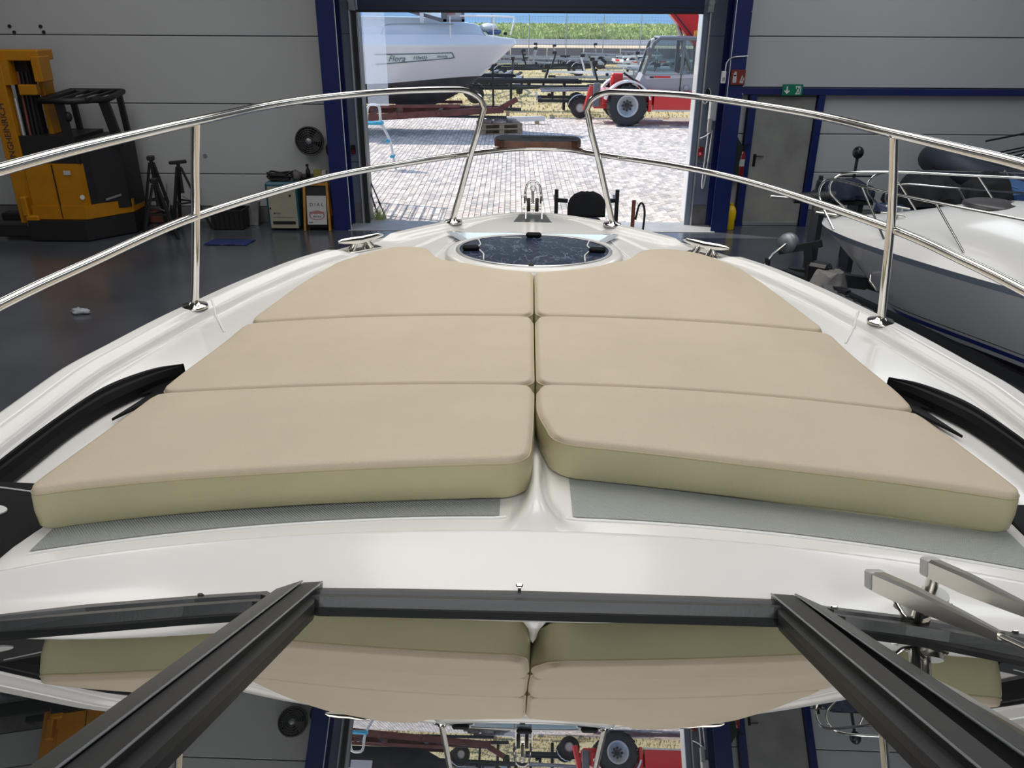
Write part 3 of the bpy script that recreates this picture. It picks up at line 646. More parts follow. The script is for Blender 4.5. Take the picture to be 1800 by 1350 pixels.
# foredeck locker lid with two ribs, drain plate
rr = [[L(x, d, -.957-.085*(d-3.62)) for x in [lerp(-w_, w_, k/20) for k in range(21)]] for d, w_ in [(3.62+.03*i, .30+.012*i) for i in range(11)]]
o = MB().loft(rr).build('locker_lid', 'lid', boat); q = o.modifiers.new('s', 'SOLIDIFY'); q.thickness = .008
for s in (-1, 1):
    MB().tube(curve([L(s*x, d, deck_z(s*x, d)+.006) for x, d in ((.348, 3.93), (.335, 3.84), (.305, 3.70), (.30, 3.64))], 5), .008, 8).build('lid_rib', 'bead', boat)
    MB().tube([L(s*lerp(.40, .66, t), lerp(3.40, 3.74, t), deck_z(s*lerp(.40, .66, t), lerp(3.40, 3.74, t))+.001) for t in [i/10 for i in range(11)]], .0045, 6).build('deck_seam', 'bead', boat)
    MB().tube([L(s*lerp(.37, .45, t), lerp(3.88, 3.36, t), deck_z(s*lerp(.37, .45, t), lerp(3.88, 3.36, t))+.001) for t in [i/10 for i in range(11)]], .004, 6).build('deck_seam', 'bead', boat)
MB().box(L(-.20, 4.14, -1.008), (.05, .03, .006), None, .002).build('drain_plate', 'steel_b', boat)
# hatch
hm = frame(L(.002, 3.345, -.968+.02), (1, 0, 0), (0, 1, -.062))
h = MB().lathe([(.372, -.03), (.375, .02), (.362, .036), (.335, .040), (.325, .036), (.322, .02)], hm, 72).build('hatch', 'gel', boat)
MB().lathe([(.325, .030), (.327, .040), (.318, .043), (.312, .040)], hm, 72).build('hatch_rim', 'alu', h)
g = MB(); g.prism([(.314*math.cos(t), .314*math.sin(t)) for t in [2*math.pi*k/72 for k in range(72)]], .012, hm @ Matrix.Translation((0, 0, .026))); g.build('hatch_glass', 'hatchg', h)
for t in (90, 180+8, -8):
    a = R(t); p = (.265*math.cos(a), .268*math.sin(a), .04)
    k = MB(); k.box((0, 0, .008), (.070, .034, .022), None, .008); k.v = [tuple(hm @ Matrix.Translation(p) @ Matrix.Rotation(0 if t == 90 else R(t), 4, 'Z') @ Vector(v)) for v in k.v]; k.build('hatch_handle', 'railb', h)
for s in (-1, 1):
    k = MB(); k.tube([hm @ Vector((s*x, y, .041)) for x, y in ((.245, .19), (.228, .08), (.238, .0), (.205, -.12), (.20, -.225))], .0032, 6); k.build('stay_line', 'bead', h)
k = MB(); k.box((-.012, -.310, .042), (.02, .03, .01)); k.v = [tuple(hm @ Vector(v)) for v in k.v]; k.build('hinge', 'blackp', h)
k = MB(); k.box((-.1, .245, .0395), (.09, .012, .002)); k.v = [tuple(hm @ Vector(v)) for v in k.v]; k.build('hatch_sticker', 'clearp', h)
MB().prism([(-.085, -.02), (.075, -.025), (.04, -.055), (-.04, -.055)], .02, Matrix.Translation(L(0, 3.055, -.925))).build('cushion_clip', 'gel', boat)
# ------------------------------------------------------------------ rails
TL = [(-1.20, .9, -.335), (-1.20, 1.35, -.33), (-1.187, 1.797, -.33), (-1.165, 2.128, -.33), (-1.086, 2.671, -.33), (-1.0, 3.14, -.33), (-.86, 3.49, -.33), (-.63, 3.80, -.33)]
def bend(s): return [(s*.40, 3.985, -.335), (s*.325, 4.045, -.345), (s*.27, 4.075, -.375), (s*.245, 4.085, -.425)]
def rail_path(s, pts): return curve([L(*p) for p in pts+bend(s)], 7)+[L(s*.28, 4.115, -.55), L(s*.317, 4.14, -.66), L(s*.411, 4.185, -.985)]
TR = [(1.20, 1.0, -.335), (1.195, 1.6, -.33), (1.187, 2.069, -.33), (1.155, 2.29, -.33), (1.092, 2.64, -.33), (1.008, 3.09, -.33), (.83, 3.524, -.33), (.64, 3.825, -.33)]
RR = .0145
for s, P in ((-1, TL), (1, TR)): MB().tube(rail_path(s, P), RR, 14).build('top_rail', 'steel', boat)
mid = [(-1.31, .9, -.66), (-1.31, 1.4, -.66), (-1.299, 1.845, -.66), (-1.263, 2.187, -.66), (-1.175, 2.78, -.66), (-.92, 3.47, -.66), (-.64, 3.88, -.66), (-.318, 4.235, -.66), (-.115, 4.375, -.655), (.02, 4.40, -.653), (.184, 4.38, -.655), (.345, 4.255, -.66), (.68, 3.95, -.66), (.95, 3.53, -.66), (1.205, 2.79, -.66), (1.27, 2.384, -.66), (1.293, 2.103, -.66), (1.31, 1.6, -.66), (1.31, 1.0, -.66)]
MB().tube(curve([L(*p) for p in mid], 8), RR, 14).build('mid_rail', 'steel', boat)
for s, tx, ty, mx, my, bx_, by in ((-1, 1.086, 2.671, 1.175, 2.78, 1.242, 2.816), (1, 1.094, 2.62, 1.2, 2.75, 1.248, 2.784), (-1, 1.20, 1.0, 1.31, 1.05, 1.40, 1.1), (1, 1.20, 1.05, 1.31, 1.08, 1.40, 1.1)):
    p = MB().tube(curve([L(s*tx, ty, -.335), L(s*lerp(tx, mx, .55), lerp(ty, my, .55), -.5), L(s*mx, my, -.66), L(s*bx_, by, -.995)], 6), RR, 14).build('stanchion', 'steel', boat)
    T = Matrix.Translation(L(s*bx_, by, -1.0)); MB().lathe([(.0, .012), (.018, .016), (.022, .008), (.045, .005), (.047, 0), (.047, -.004)], T, 24).build('base_flange', 'steel', p)
for s in (-1, 1):
    T = Matrix.Translation(L(s*.411, 4.185, -.998)); MB().lathe([(.0, .012), (.018, .016), (.022, .008), (.045, .005), (.047, 0), (.047, -.004)], T, 24).build('rail_foot', 'steel', boat)
# wooden bow step on the pulpit
def rrect(w, h, r, n=6):
    out = []
    for cx, cy, a0 in ((w-r, h-r, 0), (-w+r, h-r, 90), (-w+r, -h+r, 180), (w-r, -h+r, 270)):
        for k in range(n+1): t = R(a0+90*k/n); out.append((cx+r*math.cos(t), cy+r*math.sin(t)))
    return out
st = MB(); st.prism([(x, y+.012*(1-(x/.24)**2)) for x, y in rrect(.225, .105, .07)], .030, Matrix.Translation(L(.018, 4.40, -.638))); wo_ = st.build('bow_step', 'wood', boat)
st = MB(); st.prism([(x, y+.012*(1-(x/.24)**2)) for x, y in rrect(.218, .10, .066)], .006, Matrix.Translation(L(.018, 4.40, -.609))); st.build('step_top', 'wood_l', wo_)
for x in (-.03, .08, .15): MB().box(L(.018+x, 4.43, -.602), (.10, .006, .003)).build('step_groove', 'galvd', wo_)
# cleats
for s, x0, d0 in ((-1, .782, 3.70), (1, .833, 3.735)):
    base = L(s*.80, 3.715, deck_z(s*.80, 3.715)); Tm = Matrix.Translation(base) @ Matrix.Rotation(R(s*50), 4, 'Z')
    cl = MB(); P = [(-.118, 0, .056), (-.10, 0, .057), (-.055, 0, .053), (0, 0, .049), (.055, 0, .053), (.10, 0, .057), (.118, 0, .056)]
    cl.tube([Tm @ Vector((p[1], p[0], p[2])) for p in P], [.005, .011, .017, .019, .017, .011, .005], 12)
    for q in (-1, 1):
        cl.tube([Tm @ Vector((0, q*.028, .055)), Tm @ Vector((0, q*.036, .03)), Tm @ Vector((0, q*.055, .004))], [.014, .013, .019], 10)
        cl.tube([Tm @ Vector((-.03, q*.03, .004)), Tm @ Vector((-.012, q*.03, .035)), Tm @ Vector((0, q*.03, .05))], [.014, .012, .011], 10)
    c0 = cl.build('cleat', 'steel', boat)
    MB().box(base+Vector((0, 0, .003)), (.06, .19, .008), (0, 0, R(s*50)), .003).build('cleat_plate', 'steel_b', c0)
# bow roller with bail
b = MB()
for s in (-1, 1):
    b.prism([(-.10, 0), (.12, 0), (.14, .03), (.06, .085), (-.02, .075)], .006, frame(L(s*.042+.003, 4.32, -.985), (0, 1, 0), (0, 0, 1)))
br_ = b.build('bow_roller', mat('dull_stainless', (.32, .31, .30), .3, 1.0), boat)
MB().tube(curve([L(-.042, 4.34, -.93), L(-.042, 4.36, -.885), L(-.030, 4.37, -.835), L(0, 4.375, -.82), L(.030, 4.37, -.835), L(.042, 4.36, -.885), L(.042, 4.34, -.93)], 6), .0055, 8).build('bail', 'steel', br_)
for x in (-.022, .0, .022): MB().cyl(L(x-.009, 4.35, -.94), L(x+.009, 4.35, -.94), .036 if x else .026, n=18).build('roller_disc', 'rubber' if x else 'steel', br_)
MB().cyl(L(-.052, 4.34, -.955), L(.052, 4.34, -.955), .009, n=10).build('axle', 'steel_b', br_)
MB().tube([L(0, 4.33, -.93), L(0, 4.345, -.865)], .007, 8).build('anchor_shank', 'steel', br_); MB().tube([L(.013*math.cos(t), 4.345, -.852+.013*math.sin(t)) for t in [2*math.pi*k/14 for k in range(14)]], .004, 6, True).build('shackle', 'steel', br_)
b = MB(); b.prism([(-.10, -.04), (.10, -.04), (.07, .14), (-.07, .14)], .008, Matrix.Translation(L(0, 4.24, -1.006))); b.build('roller_plate', 'steel_b', br_)
# ------------------------------------------------------------------ black hand rails
HO = [(1.066, 2.262), (1.142, 2.235), (1.207, 2.158), (1.242, 2.07), (1.264, 1.925), (1.277, 1.80), (1.284, 1.676), (1.288, 1.52), (1.285, 1.38)]
HI = [(1.066, 2.245), (1.118, 2.165), (1.168, 2.065), (1.196, 1.99), (1.220, 1.863), (1.231, 1.74), (1.243, 1.59), (1.248, 1.48), (1.243, 1.38)]
for s in (-1, 1):
    oo = curve([(x, y, 0) for x, y in HO], 6); ii = curve([(x, y, 0) for x, y in HI], 6); rr = []
    for a, b_ in zip(oo, ii):
        row = []
        for t, hz in ((0, -.02), (0, .012), (.18, .024), (.42, .026), (.52, .016), (.60, .022), (.82, .022), (1, .006), (1, -.02)):
            p = a.lerp(b_, t); row.append(L(s*p.x, p.y, -1.012+hz+.0*t))
        rr.append(row)
    hh = MB().loft(rr, smooth=False, flip=(s > 0)).build('hand_rail', 'railb', boat)
    b = MB(); b.prism([(s*x, y) for x, y in ((1.060, 2.258), (1.118, 2.165), (1.14, 2.11), (1.108, 2.13), (1.150, 1.955), (1.085, 2.09), (1.07, 2.15))], .008, Matrix.Translation(L(0, 0, -1.03))); b.build('front_foot', 'railb', hh)
    b = MB(); b.prism([(s*x, y) for x, y in ((1.245, 1.575), (1.035, 1.565), (1.03, 1.40), (1.05, 1.33), (1.07, 1.10), (1.12, 1.10), (1.13, 1.36), (1.25, 1.40))], .024, Matrix.Translation(L(0, 0, -1.015))); b.build('rear_foot', 'railb', hh)
    b = MB(); b.prism([(s*(1.185+.05*math.cos(t)), 1.455+.022*math.sin(t)) for t in [2*math.pi*k/24 for k in range(24)]], .003, Matrix.Translation(L(0, 0, -.991))); b.build('foot_recess', 'clearp', hh)
    MB().tube([L(s*1.215, 1.55, -.990), L(s*1.075, 1.525, -.990)], .002, 6).build('foot_line', 'clearp', hh)
# ------------------------------------------------------------------ windscreen
U = Vector((0, -.894, .448)); N = Vector((0, .448, .894)); P0 = L(0, .954, -.81)
def G(x, t, e=0.):   # the outer panes bend back from the middle one
    x0 = .40 if x < 0 else .42; e -= .012*sstep(x0-.02, x0+.03, abs(x))+.088*max(0, abs(x)-x0)
    return P0+Vector((x, 0, 0))+U*t+N*e
FO = [(-1.05, -.04), (-.863, -.095), (-.745, -.128), (-.556, -.142), (-.448, -.140), (-.425, -.10), (-.349, -.098), (-.226, -.106), (-.009, -.111), (.14, -.106), (.25, -.101), (.367, -.092), (.41, -.09), (.464, -.122), (.598, -.116), (.681, -.102), (.755, -.075), (.95, .02)]
FI = [(-1.0, .01), (-.801, .004), (-.672, .007), (-.55, -.004), (-.445, -.008), (-.41, .0), (-.327, .008), (-.2, .010), (-.01, .013), (.14, .011), (.25, .010), (.345, .008), (.40, .0), (.469, -.001), (.53, .008), (.574, .022), (.665, .072), (.85, .18)]
ws = None
rr = []
for (xo, to), (xi, ti) in zip(FO, FI):
    row = []
    po = G(xo, to)
    row.append(L(po.x, po.y+.01, -.985)); row.append(po); 
    for t, e in ((.02, .010), (.28, .012), (.30, .004), (.46, .004), (.48, .011), (.62, .011), (.66, -.004), (1.0, -.006)):
        row.append(G(lerp(xo, xi, t), lerp(to, ti, t), e))
    rr.append(row)
ws = MB().loft(rr, smooth=False, flip=True).build('windscreen_frame', 'blackm', boat)
def mull(pts_top, pts_bot, e0, name):   # strip between two edges
    b = MB(); (xa, ta), (xb, tb) = pts_top; (xc, tc), (xd, td) = pts_bot
    q = [G(xa, ta, e0-.03), G(xb, tb, e0-.03), G(xd, td, e0-.03), G(xc, tc, e0-.03), G(xa, ta, e0), G(xb, tb, e0), G(xd, td, e0), G(xc, tc, e0)]
    b.add(q, [(0, 1, 2, 3), (7, 6, 5, 4), (4, 5, 1, 0), (5, 6, 2, 1), (6, 7, 3, 2), (7, 4, 0, 3)]); return b.build(name, 'blackm', ws)
mull(((-.420, -.092), (-.3815, -.100)), ((-.416, .60), (-.3805, .60)), .020, 'mullion')
mull(((-.3785, -.100), (-.350, -.112)), ((-.3785, .60), (-.349, .60)), .017, 'mullion')
mull(((-.352, -.09), (-.336, .0)), ((-.352, .60), (-.330, .60)), .008, 'glazing_gasket')
mull(((.369, -.096), (.403, -.090)), ((.341, .60), (.368, .60)), .017, 'mullion')
mull(((.4055, -.090), (.437, -.058)), ((.3935, .60), (.430, .60)), .020, 'mullion')
mull(((.352, .0), (.372, -.09)), ((.318, .60), (.345, .60)), .008, 'glazing_gasket')
for x0, t0, x1, t1, e in ((-.380, -.098, -.3795, .6, .0195), (-.3505, -.11, -.3495, .6, .0165), (.4045, -.088, .3925, .6, .0185), (.3695, -.096, .3415, .6, .0165)):
    MB().tube([G(x0, t0, e), G(x1, t1, e)], .0016, 6).build('edge_bead', mat('pale_edge', (.35, .37, .40), .25, .6), ws)  # thin paler bead along the mullion edges
def pane(xs_top, xs_bot, t1, nm):
    b = MB(); top = [(x, itp(x, [p[0] for p in FI], [p[1] for p in FI])-.03) for x in [lerp(xs_top[0], xs_top[1], k/14) for k in range(15)]]
    bot = [(lerp(xs_bot[0], xs_bot[1], k/14), t1) for k in range(15)]
    return b.loft([[G(x, t, -.004) for x, t in top], [G(x, t, -.004) for x, t in bot]], smooth=False).build(nm, 'glass', ws)
pane((-.98, -.40), (-.98, -.40), .60, 'glass_pane'); pane((-.345, .362), (-.345, .34), .60, 'glass_pane'); pane((.42, .86), (.41, .95), .60, 'glass_pane')
b = MB()
for xa, xb in ((-1.0, -.41), (-.41, .43), (.43, .97)): b.bar(G(xa, .612, .0), G(xb, .612, .0), .05, .035, tuple(N))
b.build('top_bar', 'blackm', ws)
for x, d, z in ((-.556, 1.066, -.893), (-.031, 1.055, -.850), (.475, 1.052, -.876), (.739, 1.005, -.879)):
    b = MB(); b.cyl(L(x, d, z-.02), L(x, d, z+.008), .003, n=8); b.box(L(x, d, z+.011), (.011, .005, .007), None, .002); b.build('cover_stud', 'steel', ws)
# dark cabin top and dashboard under the glass
b = MB(); b.add([G(-1.0, .3, -.05)+Vector((0, 0, -.25)), G(1.0, .3, -.05)+Vector((0, 0, -.25)), L(1.0, .95, -1.02), L(-1.0, .95, -1.02)], [(0, 1, 2, 3)]); b.build('dashboard', 'blackm', boat)
# wipers
def wiper(P, e_t, label=None):
    P = [L(*p) for p in P]; b = MB(); d0 = (P[1]-P[0]).normalized(); side = d0.cross(N).normalized(); rows = []
    Lg = (P[1]-P[0]).length
    for t, wd, ht in ((0, .020, .022), (.04, .024, .03), (.35, .021, .030), (.75, .014, .020), (1, .010, .012)):
        c = P[0].lerp(P[1], t)
        rows.append([c-side*wd/2-N*ht/2, c-side*wd/2+N*ht*.35, c-side*wd*.3+N*ht/2, c+side*wd*.3+N*ht/2, c+side*wd/2+N*ht*.35, c+side*wd/2-N*ht/2])
    b.loft(rows, True, False); b.add(rows[0], [(0, 1, 2, 3, 4, 5)]); b.add(rows[-1], [(5, 4, 3, 2, 1, 0)])
    w_ = b.build('wiper_arm', 'steel_b', boat)
    c = P[0]-d0*.012
    b = MB(); b.bar(c-d0*.004, c+d0*.020, .026, .030, tuple(N), .003); b.build('end_cap', 'clearp', w_)
    for t in (.07, .36, .62):
        q = P[0].lerp(P[1], t)-side*.010-N*.003; b = MB(); b.cyl(q-side*.002, q-side*.006, .005, n=10); b.build('rivet', 'galvd', w_)
    q = P[1]; MB().tube([q, q+d0*.16], .0045, 8).build('wiper_rod', 'steel', w_)
    return w_, P, side
w1, PP, sd_ = wiper([(.528, 1.045, -.805), (.541, .765, -.668)], 0)
MB().tube([L(.588, 1.015, -.865), L(.572, .985, -.80)], .009, 10).build('pivot_shaft', 'steel_b', w1)
MB().tube(curve([L(.545, 1.02, -.815), L(.56, 1.0, -.835), L(.58, 1.0, -.84), L(.59, .99, -.825)], 6), .0035, 6).build('spring_wire', 'steel', w1)
w2, PP, sd_ = wiper([(.636, 1.090, -.812), (.652, .84, -.705)], 0)
MB().tube([L(.640, 1.085, -.865), L(.640, 1.085, -.815)], .010, 10).build('pivot_shaft', 'steel_b', w2)
b = MB(); b.bar(L(.575, 1.035, -.859), L(.66, 1.075, -.862), .04, .008, (0, 0, 1), .003); b.cyl(L(.588, 1.02, -.862), L(.588, 1.02, -.848), .022, n=14); b.cyl(L(.64, 1.07, -.862), L(.64, 1.07, -.848), .022, n=14); b.build('wiper_base', 'steel_b', boat)
# ------------------------------------------------------------------ cushions
def resample(P, n, cl=True):
    P = [Vector((*p, 0)) for p in P]; P = curve(P, 8) if len(P) > 2 else P
    S = [0]
    for a, b in zip(P, P[1:]): S.append(S[-1]+(b-a).length)
    out = []; 
    for t in n:
        s = t*S[-1]; i = 0
        while i < len(S)-2 and S[i+1] < s: i += 1
        out.append(P[i].lerp(P[i+1], (s-S[i])/max(1e-6, S[i+1]-S[i])))
    return out
def ts(n): # params dense near ends
    base = [0, .006, .013, .021, .030, .040, .052]; return base+[lerp(.075, .925, k/n) for k in range(n+1)]+[1-t for t in reversed(base)]
BRI = BR.to_euler()
def cushion(label, rear, front, inner, outer, th=.10, lift=None):
    TU = ts(22); TV = ts(14); s_ = 1 if outer[0][0] > 0 else -1
    re, fr = resample(rear, TU), resample(front, TU); inn, ou = resample(inner, TV), resample(outer, TV)
    nu, nv = len(TU), len(TV); pts = []
    for j, v in enumerate(TV):
        for i, u in enumerate(TU):
            p = re[i]*(1-v)+fr[i]*v+inn[j]*(1-u)+ou[j]*u-(re[0]*(1-u)*(1-v)+re[-1]*u*(1-v)+fr[0]*(1-u)*v+fr[-1]*u*v)
            pts.append(p)
    cen = sum(pts, Vector())/len(pts)
    def P_(i, j): return pts[j*nu+i]
    top = []
    for j in range(nv):
        for i in range(nu):
            p = P_(i, j).copy()
            dl = min((p-P_(0, j)).length, (p-P_(nu-1, j)).length, (p-P_(i, 0)).length, (p-P_(i, nv-1)).length)
            du = min((p-P_(0, j)).length, (p-P_(nu-1, j)).length); dv = min((p-P_(i, 0)).length, (p-P_(i, nv-1)).length)
            rc = .05; a_ = max(0, 1-du/rc); b_ = max(0, 1-dv/rc)
            if a_ and b_:
                ui = (P_(nu//2, j)-P_(0 if i < nu//2 else nu-1, j)).normalized(); vi = (P_(i, nv//2)-P_(i, 0 if j < nv//2 else nv-1)).normalized()
                p += ui*rc*(a_-a_*math.sqrt(1-b_*b_/2))+vi*rc*(b_-b_*math.sqrt(1-a_*a_/2))
            r = .016; q = max(0, 1-dl/r); z = pad_top(p.x, p.y)-r*.75*(1-math.sqrt(max(0, 1-q*q)))+.004*sstep(0, .12, dl)
            if lift: z += lift(p.x, p.y)
            top.append(L(p.x, p.y, z))
    # base origin
    org = L(cen.x, cen.y, pad_top(cen.x, cen.y)-th)
    E_ = thing('sun_cushion', label, 'cushion', (0, 0, 0), 0, 'sun cushions on the foredeck'); E_.matrix_world = BM @ Matrix.Translation(org)
    b = MB(); b.add(top, [(j*nu+i, j*nu+i+1, (j+1)*nu+i+1, (j+1)*nu+i) if s_ > 0 else (j*nu+i, (j+1)*nu+i, (j+1)*nu+i+1, j*nu+i+1) for j in range(nv-1) for i in range(nu-1)], True)
    c_ = b.build('top_cover', 'vinyl', E_, off=org)
    ring = [(i, 0) for i in range(nu)]+[(nu-1, j) for j in range(1, nv)]+[(i, nv-1) for i in range(nu-2, -1, -1)]+[(0, j) for j in range(nv-2, 0, -1)]
    rt_ = [top[j*nu+i] for i, j in ring]; rows = [[], [], [], [], []]
    cz = L(cen.x, cen.y, 0)
    for p in rt_:
        o_ = Vector((p.x-cz.x, p.y-cz.y, 0)).normalized()
        for k, (dz, ex) in enumerate(((0, 0), (-.012, .003), (-.045, .005), (-.080, .002), (-th+.012, -.008))): rows[k].append(p+o_*ex+Vector((0, 0, dz)))
    b = MB(); b.loft(rows, True, True, flip=(s_ > 0)); b.add(rows[-1], [list(range(len(ring)))]); b.build('side_band', 'vinyl_side', E_, off=org)
    b = MB(); b.tube([p+Vector((0, 0, -.003)) for p in rt_[::1]], .0028, 6, True); b.build('piping', 'piping', E_, off=org)
    return E_
gl, gr = -.004, .005
OL = [(-1.037, 1.374), (-1.022, 1.62), (-1.006, 1.935)]; OL2 = [(-1.005, 1.945), (-1.002, 2.16), (-.970, 2.556)]; OL3 = [(-.967, 2.568), (-.885, 2.894), (-.79, 3.20)]
OR = [(1.01, 1.44), (1.0, 1.66), (.986, 1.898)]; OR2 = [(.988, 1.908), (1.005, 2.11), (.991, 2.572)]; OR3 = [(.988, 2.584), (.92, 2.864), (.838, 3.215)]
S1L = [(gl, 1.917), (-.208, 1.917), (-.504, 1.919), (-.731, 1.924), (-1.006, 1.937)]; S2L = [(gl, 2.543), (-.262, 2.547), (-.644, 2.556), (-.969, 2.562)]
S1R = [(gr, 1.921), (.3, 1.921), (.65, 1.915), (.987, 1.903)]; S2R = [(gr, 2.546), (.35, 2.556), (.65, 2.568), (.991, 2.578)]
def sh_(P, dy): return [(x, y+dy) for x, y in P]
cushion('left rear sun cushion nearest the windscreen with olive beige front band', [(gl-.012, 1.463), (-.283, 1.442), (-.536, 1.424), (-.743, 1.411), (-.958, 1.392), (-1.037, 1.374)], sh_(S1L, -.004), [(gl-.012, 1.463), (gl-.005, 1.65), (gl, 1.913)], OL)
cushion('left middle beige sun cushion between the nearest and the farthest left ones', sh_(S1L, .006), sh_(S2L, -.005), [(gl, 1.923), (gl, 2.538)], OL2)
cushion('left front beige sun cushion with curved end beside the round hatch', sh_(S2L, .006), [(gl, 3.033), (-.11, 3.050), (-.222, 3.085), (-.334, 3.145), (-.385, 3.19), (-.415, 3.26), (-.449, 3.345), (-.52, 3.385), (-.60, 3.385), (-.68, 3.315), (-.79, 3.20)], [(gl, 2.549), (gl, 3.033)], OL3)
cushion('right rear sun cushion nearest the windscreen, pushed forward off the textured strip', [(.036, 1.563), (.19, 1.537), (.47, 1.492), (.765, 1.464), (1.01, 1.44)], sh_(S1R, -.004), [(.036, 1.563), (.028, 1.62), (gr, 1.75), (gr, 1.917)], OR)
cushion('right middle beige sun cushion between the nearest and the farthest right ones', sh_(S1R, .006), sh_(S2R, -.005), [(gr, 1.927), (gr, 2.541)], OR2)
cushion('right front beige sun cushion with curved end beside the round hatch', sh_(S2R, .006), [(gr, 3.035), (.13, 3.07), (.25, 3.12), (.36, 3.19), (.410, 3.27), (.45, 3.36), (.515, 3.41), (.592, 3.43), (.70, 3.40), (.767, 3.32), (.838, 3.215)], [(gr, 2.552), (gr, 3.035)], OR3)
# cradle under the keel
cr = thing('boat_cradle', 'dark steel cradle carrying the white foreground boat off the floor', 'cradle', (.02, 1.2, 0))
for s in (-1, 1):
    MB().box((s*.7, .2, .16), (.12, 4.6, .16)).build('skid_beam', 'galvd', cr); MB().box((s*.55, .2, .92), (.14, 3.0, .10), (0, s*-.42, 0)).build('bunk', 'wood', cr)
    for y in (-1.0, 1.4): MB().box((s*.62, y, .54), (.08, .08, .68)).build('upright', 'galvd', cr)
for y in (-1.6, .2, 2.2): MB().box((0, y, .26), (1.5, .12, .10)).build('cross_beam', 'galvd', cr)
MB().box((0, 0.2, .47), (.2, 2.6, .36)).build('keel_block', 'wood', cr)
# ================================================================== generic hull
def hull_fn(Lh, beam, zs, zk, stem, bow_len, chine=.6, flare=.12):
    """returns P(u, t, side): u = distance back from the bow, t = 0 sheer .. 1 keel"""
    def P(u, t, s):
        b = beam*min(1, (u/bow_len))**.55 if u < bow_len else beam
        if u > bow_len*1.6: b *= 1-.04*(u-bow_len*1.6)/Lh
        k = 1-flare*t/chine if t < chine else lerp(1-flare, 0, (t-chine)/(1-chine))
        f = 1-sstep(0, bow_len*1.4, u); k = lerp(k, (1-t)**.8, f*.75)
        xs = (1-u/Lh)
        return Vector((Lh-u-stem(t)*xs**1.2, s*b*k, lerp(zs(u), zk(u), t)))
    return P
def hull_part(P, Us, ts_, name, m, parent, both=True):
    b = MB()
    for s in (-1, 1): b.loft([[P(u, t, s) for t in ts_] for u in Us], smooth=True, flip=(s > 0))
    return b.build(name, m, parent)
def USP(Lh): return [Lh*(k/40)**1.7 for k in range(41)]
def deck_part(P, Us, name, m, parent, crown, extra=None, inset=0):
    rows = []
    for u in Us:
        a = P(u, 0, -1); c = P(u, 0, 1); row = []
        for k in range(25):
            q = a.lerp(c, k/24); w = 1-(2*k/24-1)**2; q.z += crown(u)*w**.8+(extra(u, 2*k/24-1) if extra else 0); row.append(q)
        rows.append(row)
    return MB().loft(rows, smooth=True, flip=True).build(name, m, parent)
# ------------------------------------------------------------------ neighbouring cruiser on the right
BL = 6.2; hd = Vector((-.78, .63)); bow = Vector((3.10, 8.14))
base = bow-hd*BL
nb = thing('cruiser_boat', 'white cruiser with blue waterline stripe on trailer at right', 'boat', (base.x, base.y, 0), math.atan2(hd.y, hd.x))
P = hull_fn(BL, 1.22, lambda u: 1.33-.02*u, lambda u: .20, lambda t: 1.25*t, 2.2, .80, .14)
Us = USP(BL)
hull_part(P, Us, [0, .015, .03, .06], 'rub_band', mat('blue_grey_rub', (.28, .34, .42), .35), nb)
hull_part(P, Us, [.06+.0525*k for k in range(11)], 'topside', 'hullw', nb)
hull_part(P, Us, [.585, .590, .595], 'pin_stripe', 'ink', nb)
hull_part(P, Us, [.595, .625], 'topside_band', 'hullw', nb)
hull_part(P, Us, [.625, .65, .675], 'blue_stripe', 'stripeb', nb)
hull_part(P, Us, [.675, .70, .72], 'boot_band', 'hullw', nb)
hull_part(P, Us, [.72, .76, .80, .85, .90, .95, 1.0], 'bottom', 'blackhull', nb)
deck_part(P, Us, 'deck', 'gel', nb, lambda u: .38*sstep(-.4, 1.8, u), lambda u, k: .06*sstep(.95, .70, abs(k))*sstep(.5, 1.6, u)*(.3+.7*sstep(.5, 1.5, u)))
dz = lambda u, k: (P(u, 0, 1).z+(.38*sstep(-.4, 1.8, u))*(1-k*k)**.8+.06*sstep(.95, .70, abs(k))*sstep(.5, 1.6, u)*(.3+.7*sstep(.5, 1.5, u)))
def onb(u, k, h=0.): a = P(u, 0, -1); c = P(u, 0, 1); q = a.lerp(c, (k+1)/2); q.z = dz(u, k)+h; return q
hz = onb(1.45, .05, -.018)
MB().lathe([(0, .035), (.20, .034), (.235, .02), (.24, 0)], Matrix.Translation(hz), 32).build('hatch', mat('smoked_hatch', (.055, .05, .05), .35), nb)
for s in (-1, 1):
    rail = curve([onb(.10, s*.9, .06) if False else onb(.22, s*.95, 0.0), onb(.06, s*.9, .24)+Vector((.08, 0, 0)), onb(.07, s*.9, .40)+Vector((.07, 0, 0)), onb(.16, s*.92, .45), onb(.5, s*.92, .45), onb(1.0, s*.92, .43), onb(1.9, s*.92, .42), onb(3.2, s*.92, .38), onb(4.6, s*.92, .32)], 7)
    MB().tube(rail, .012, 10).build('deck_rail', 'steel', nb)
    for u, h in ((.45, .44), (1.15, .42), (2.1, .41), (3.3, .37)):
        MB().tube([onb(u, s*.92, h), onb(u+.30, s*.86, 0)], .010, 8).build('rail_post', 'steel', nb)
for u, k in ((.65, -.15), (.70, .35)):
    b = MB(); b.tube([onb(u, k, .05)+Vector((-.11, 0, 0)), onb(u, k, .055), onb(u, k, .05)+Vector((.11, 0, 0))], .010, 8); b.cyl(onb(u, k, 0)+Vector((-.04, 0, 0)), onb(u, k, .05)+Vector((-.04, 0, 0)), .010); b.cyl(onb(u, k, 0)+Vector((.04, 0, 0)), onb(u, k, .05)+Vector((.04, 0, 0)), .010); b.build('cleat', 'steel_b', nb)
q = onb(.05, 0, .02); b = MB(); b.box(q+Vector((.02, 0, .02)), (.22, .10, .03), None, .01); b.cyl(q+Vector((.12, -.04, .05)), q+Vector((.12, .04, .05)), .03, n=12); b.build('bow_roller', 'steel_b', nb)
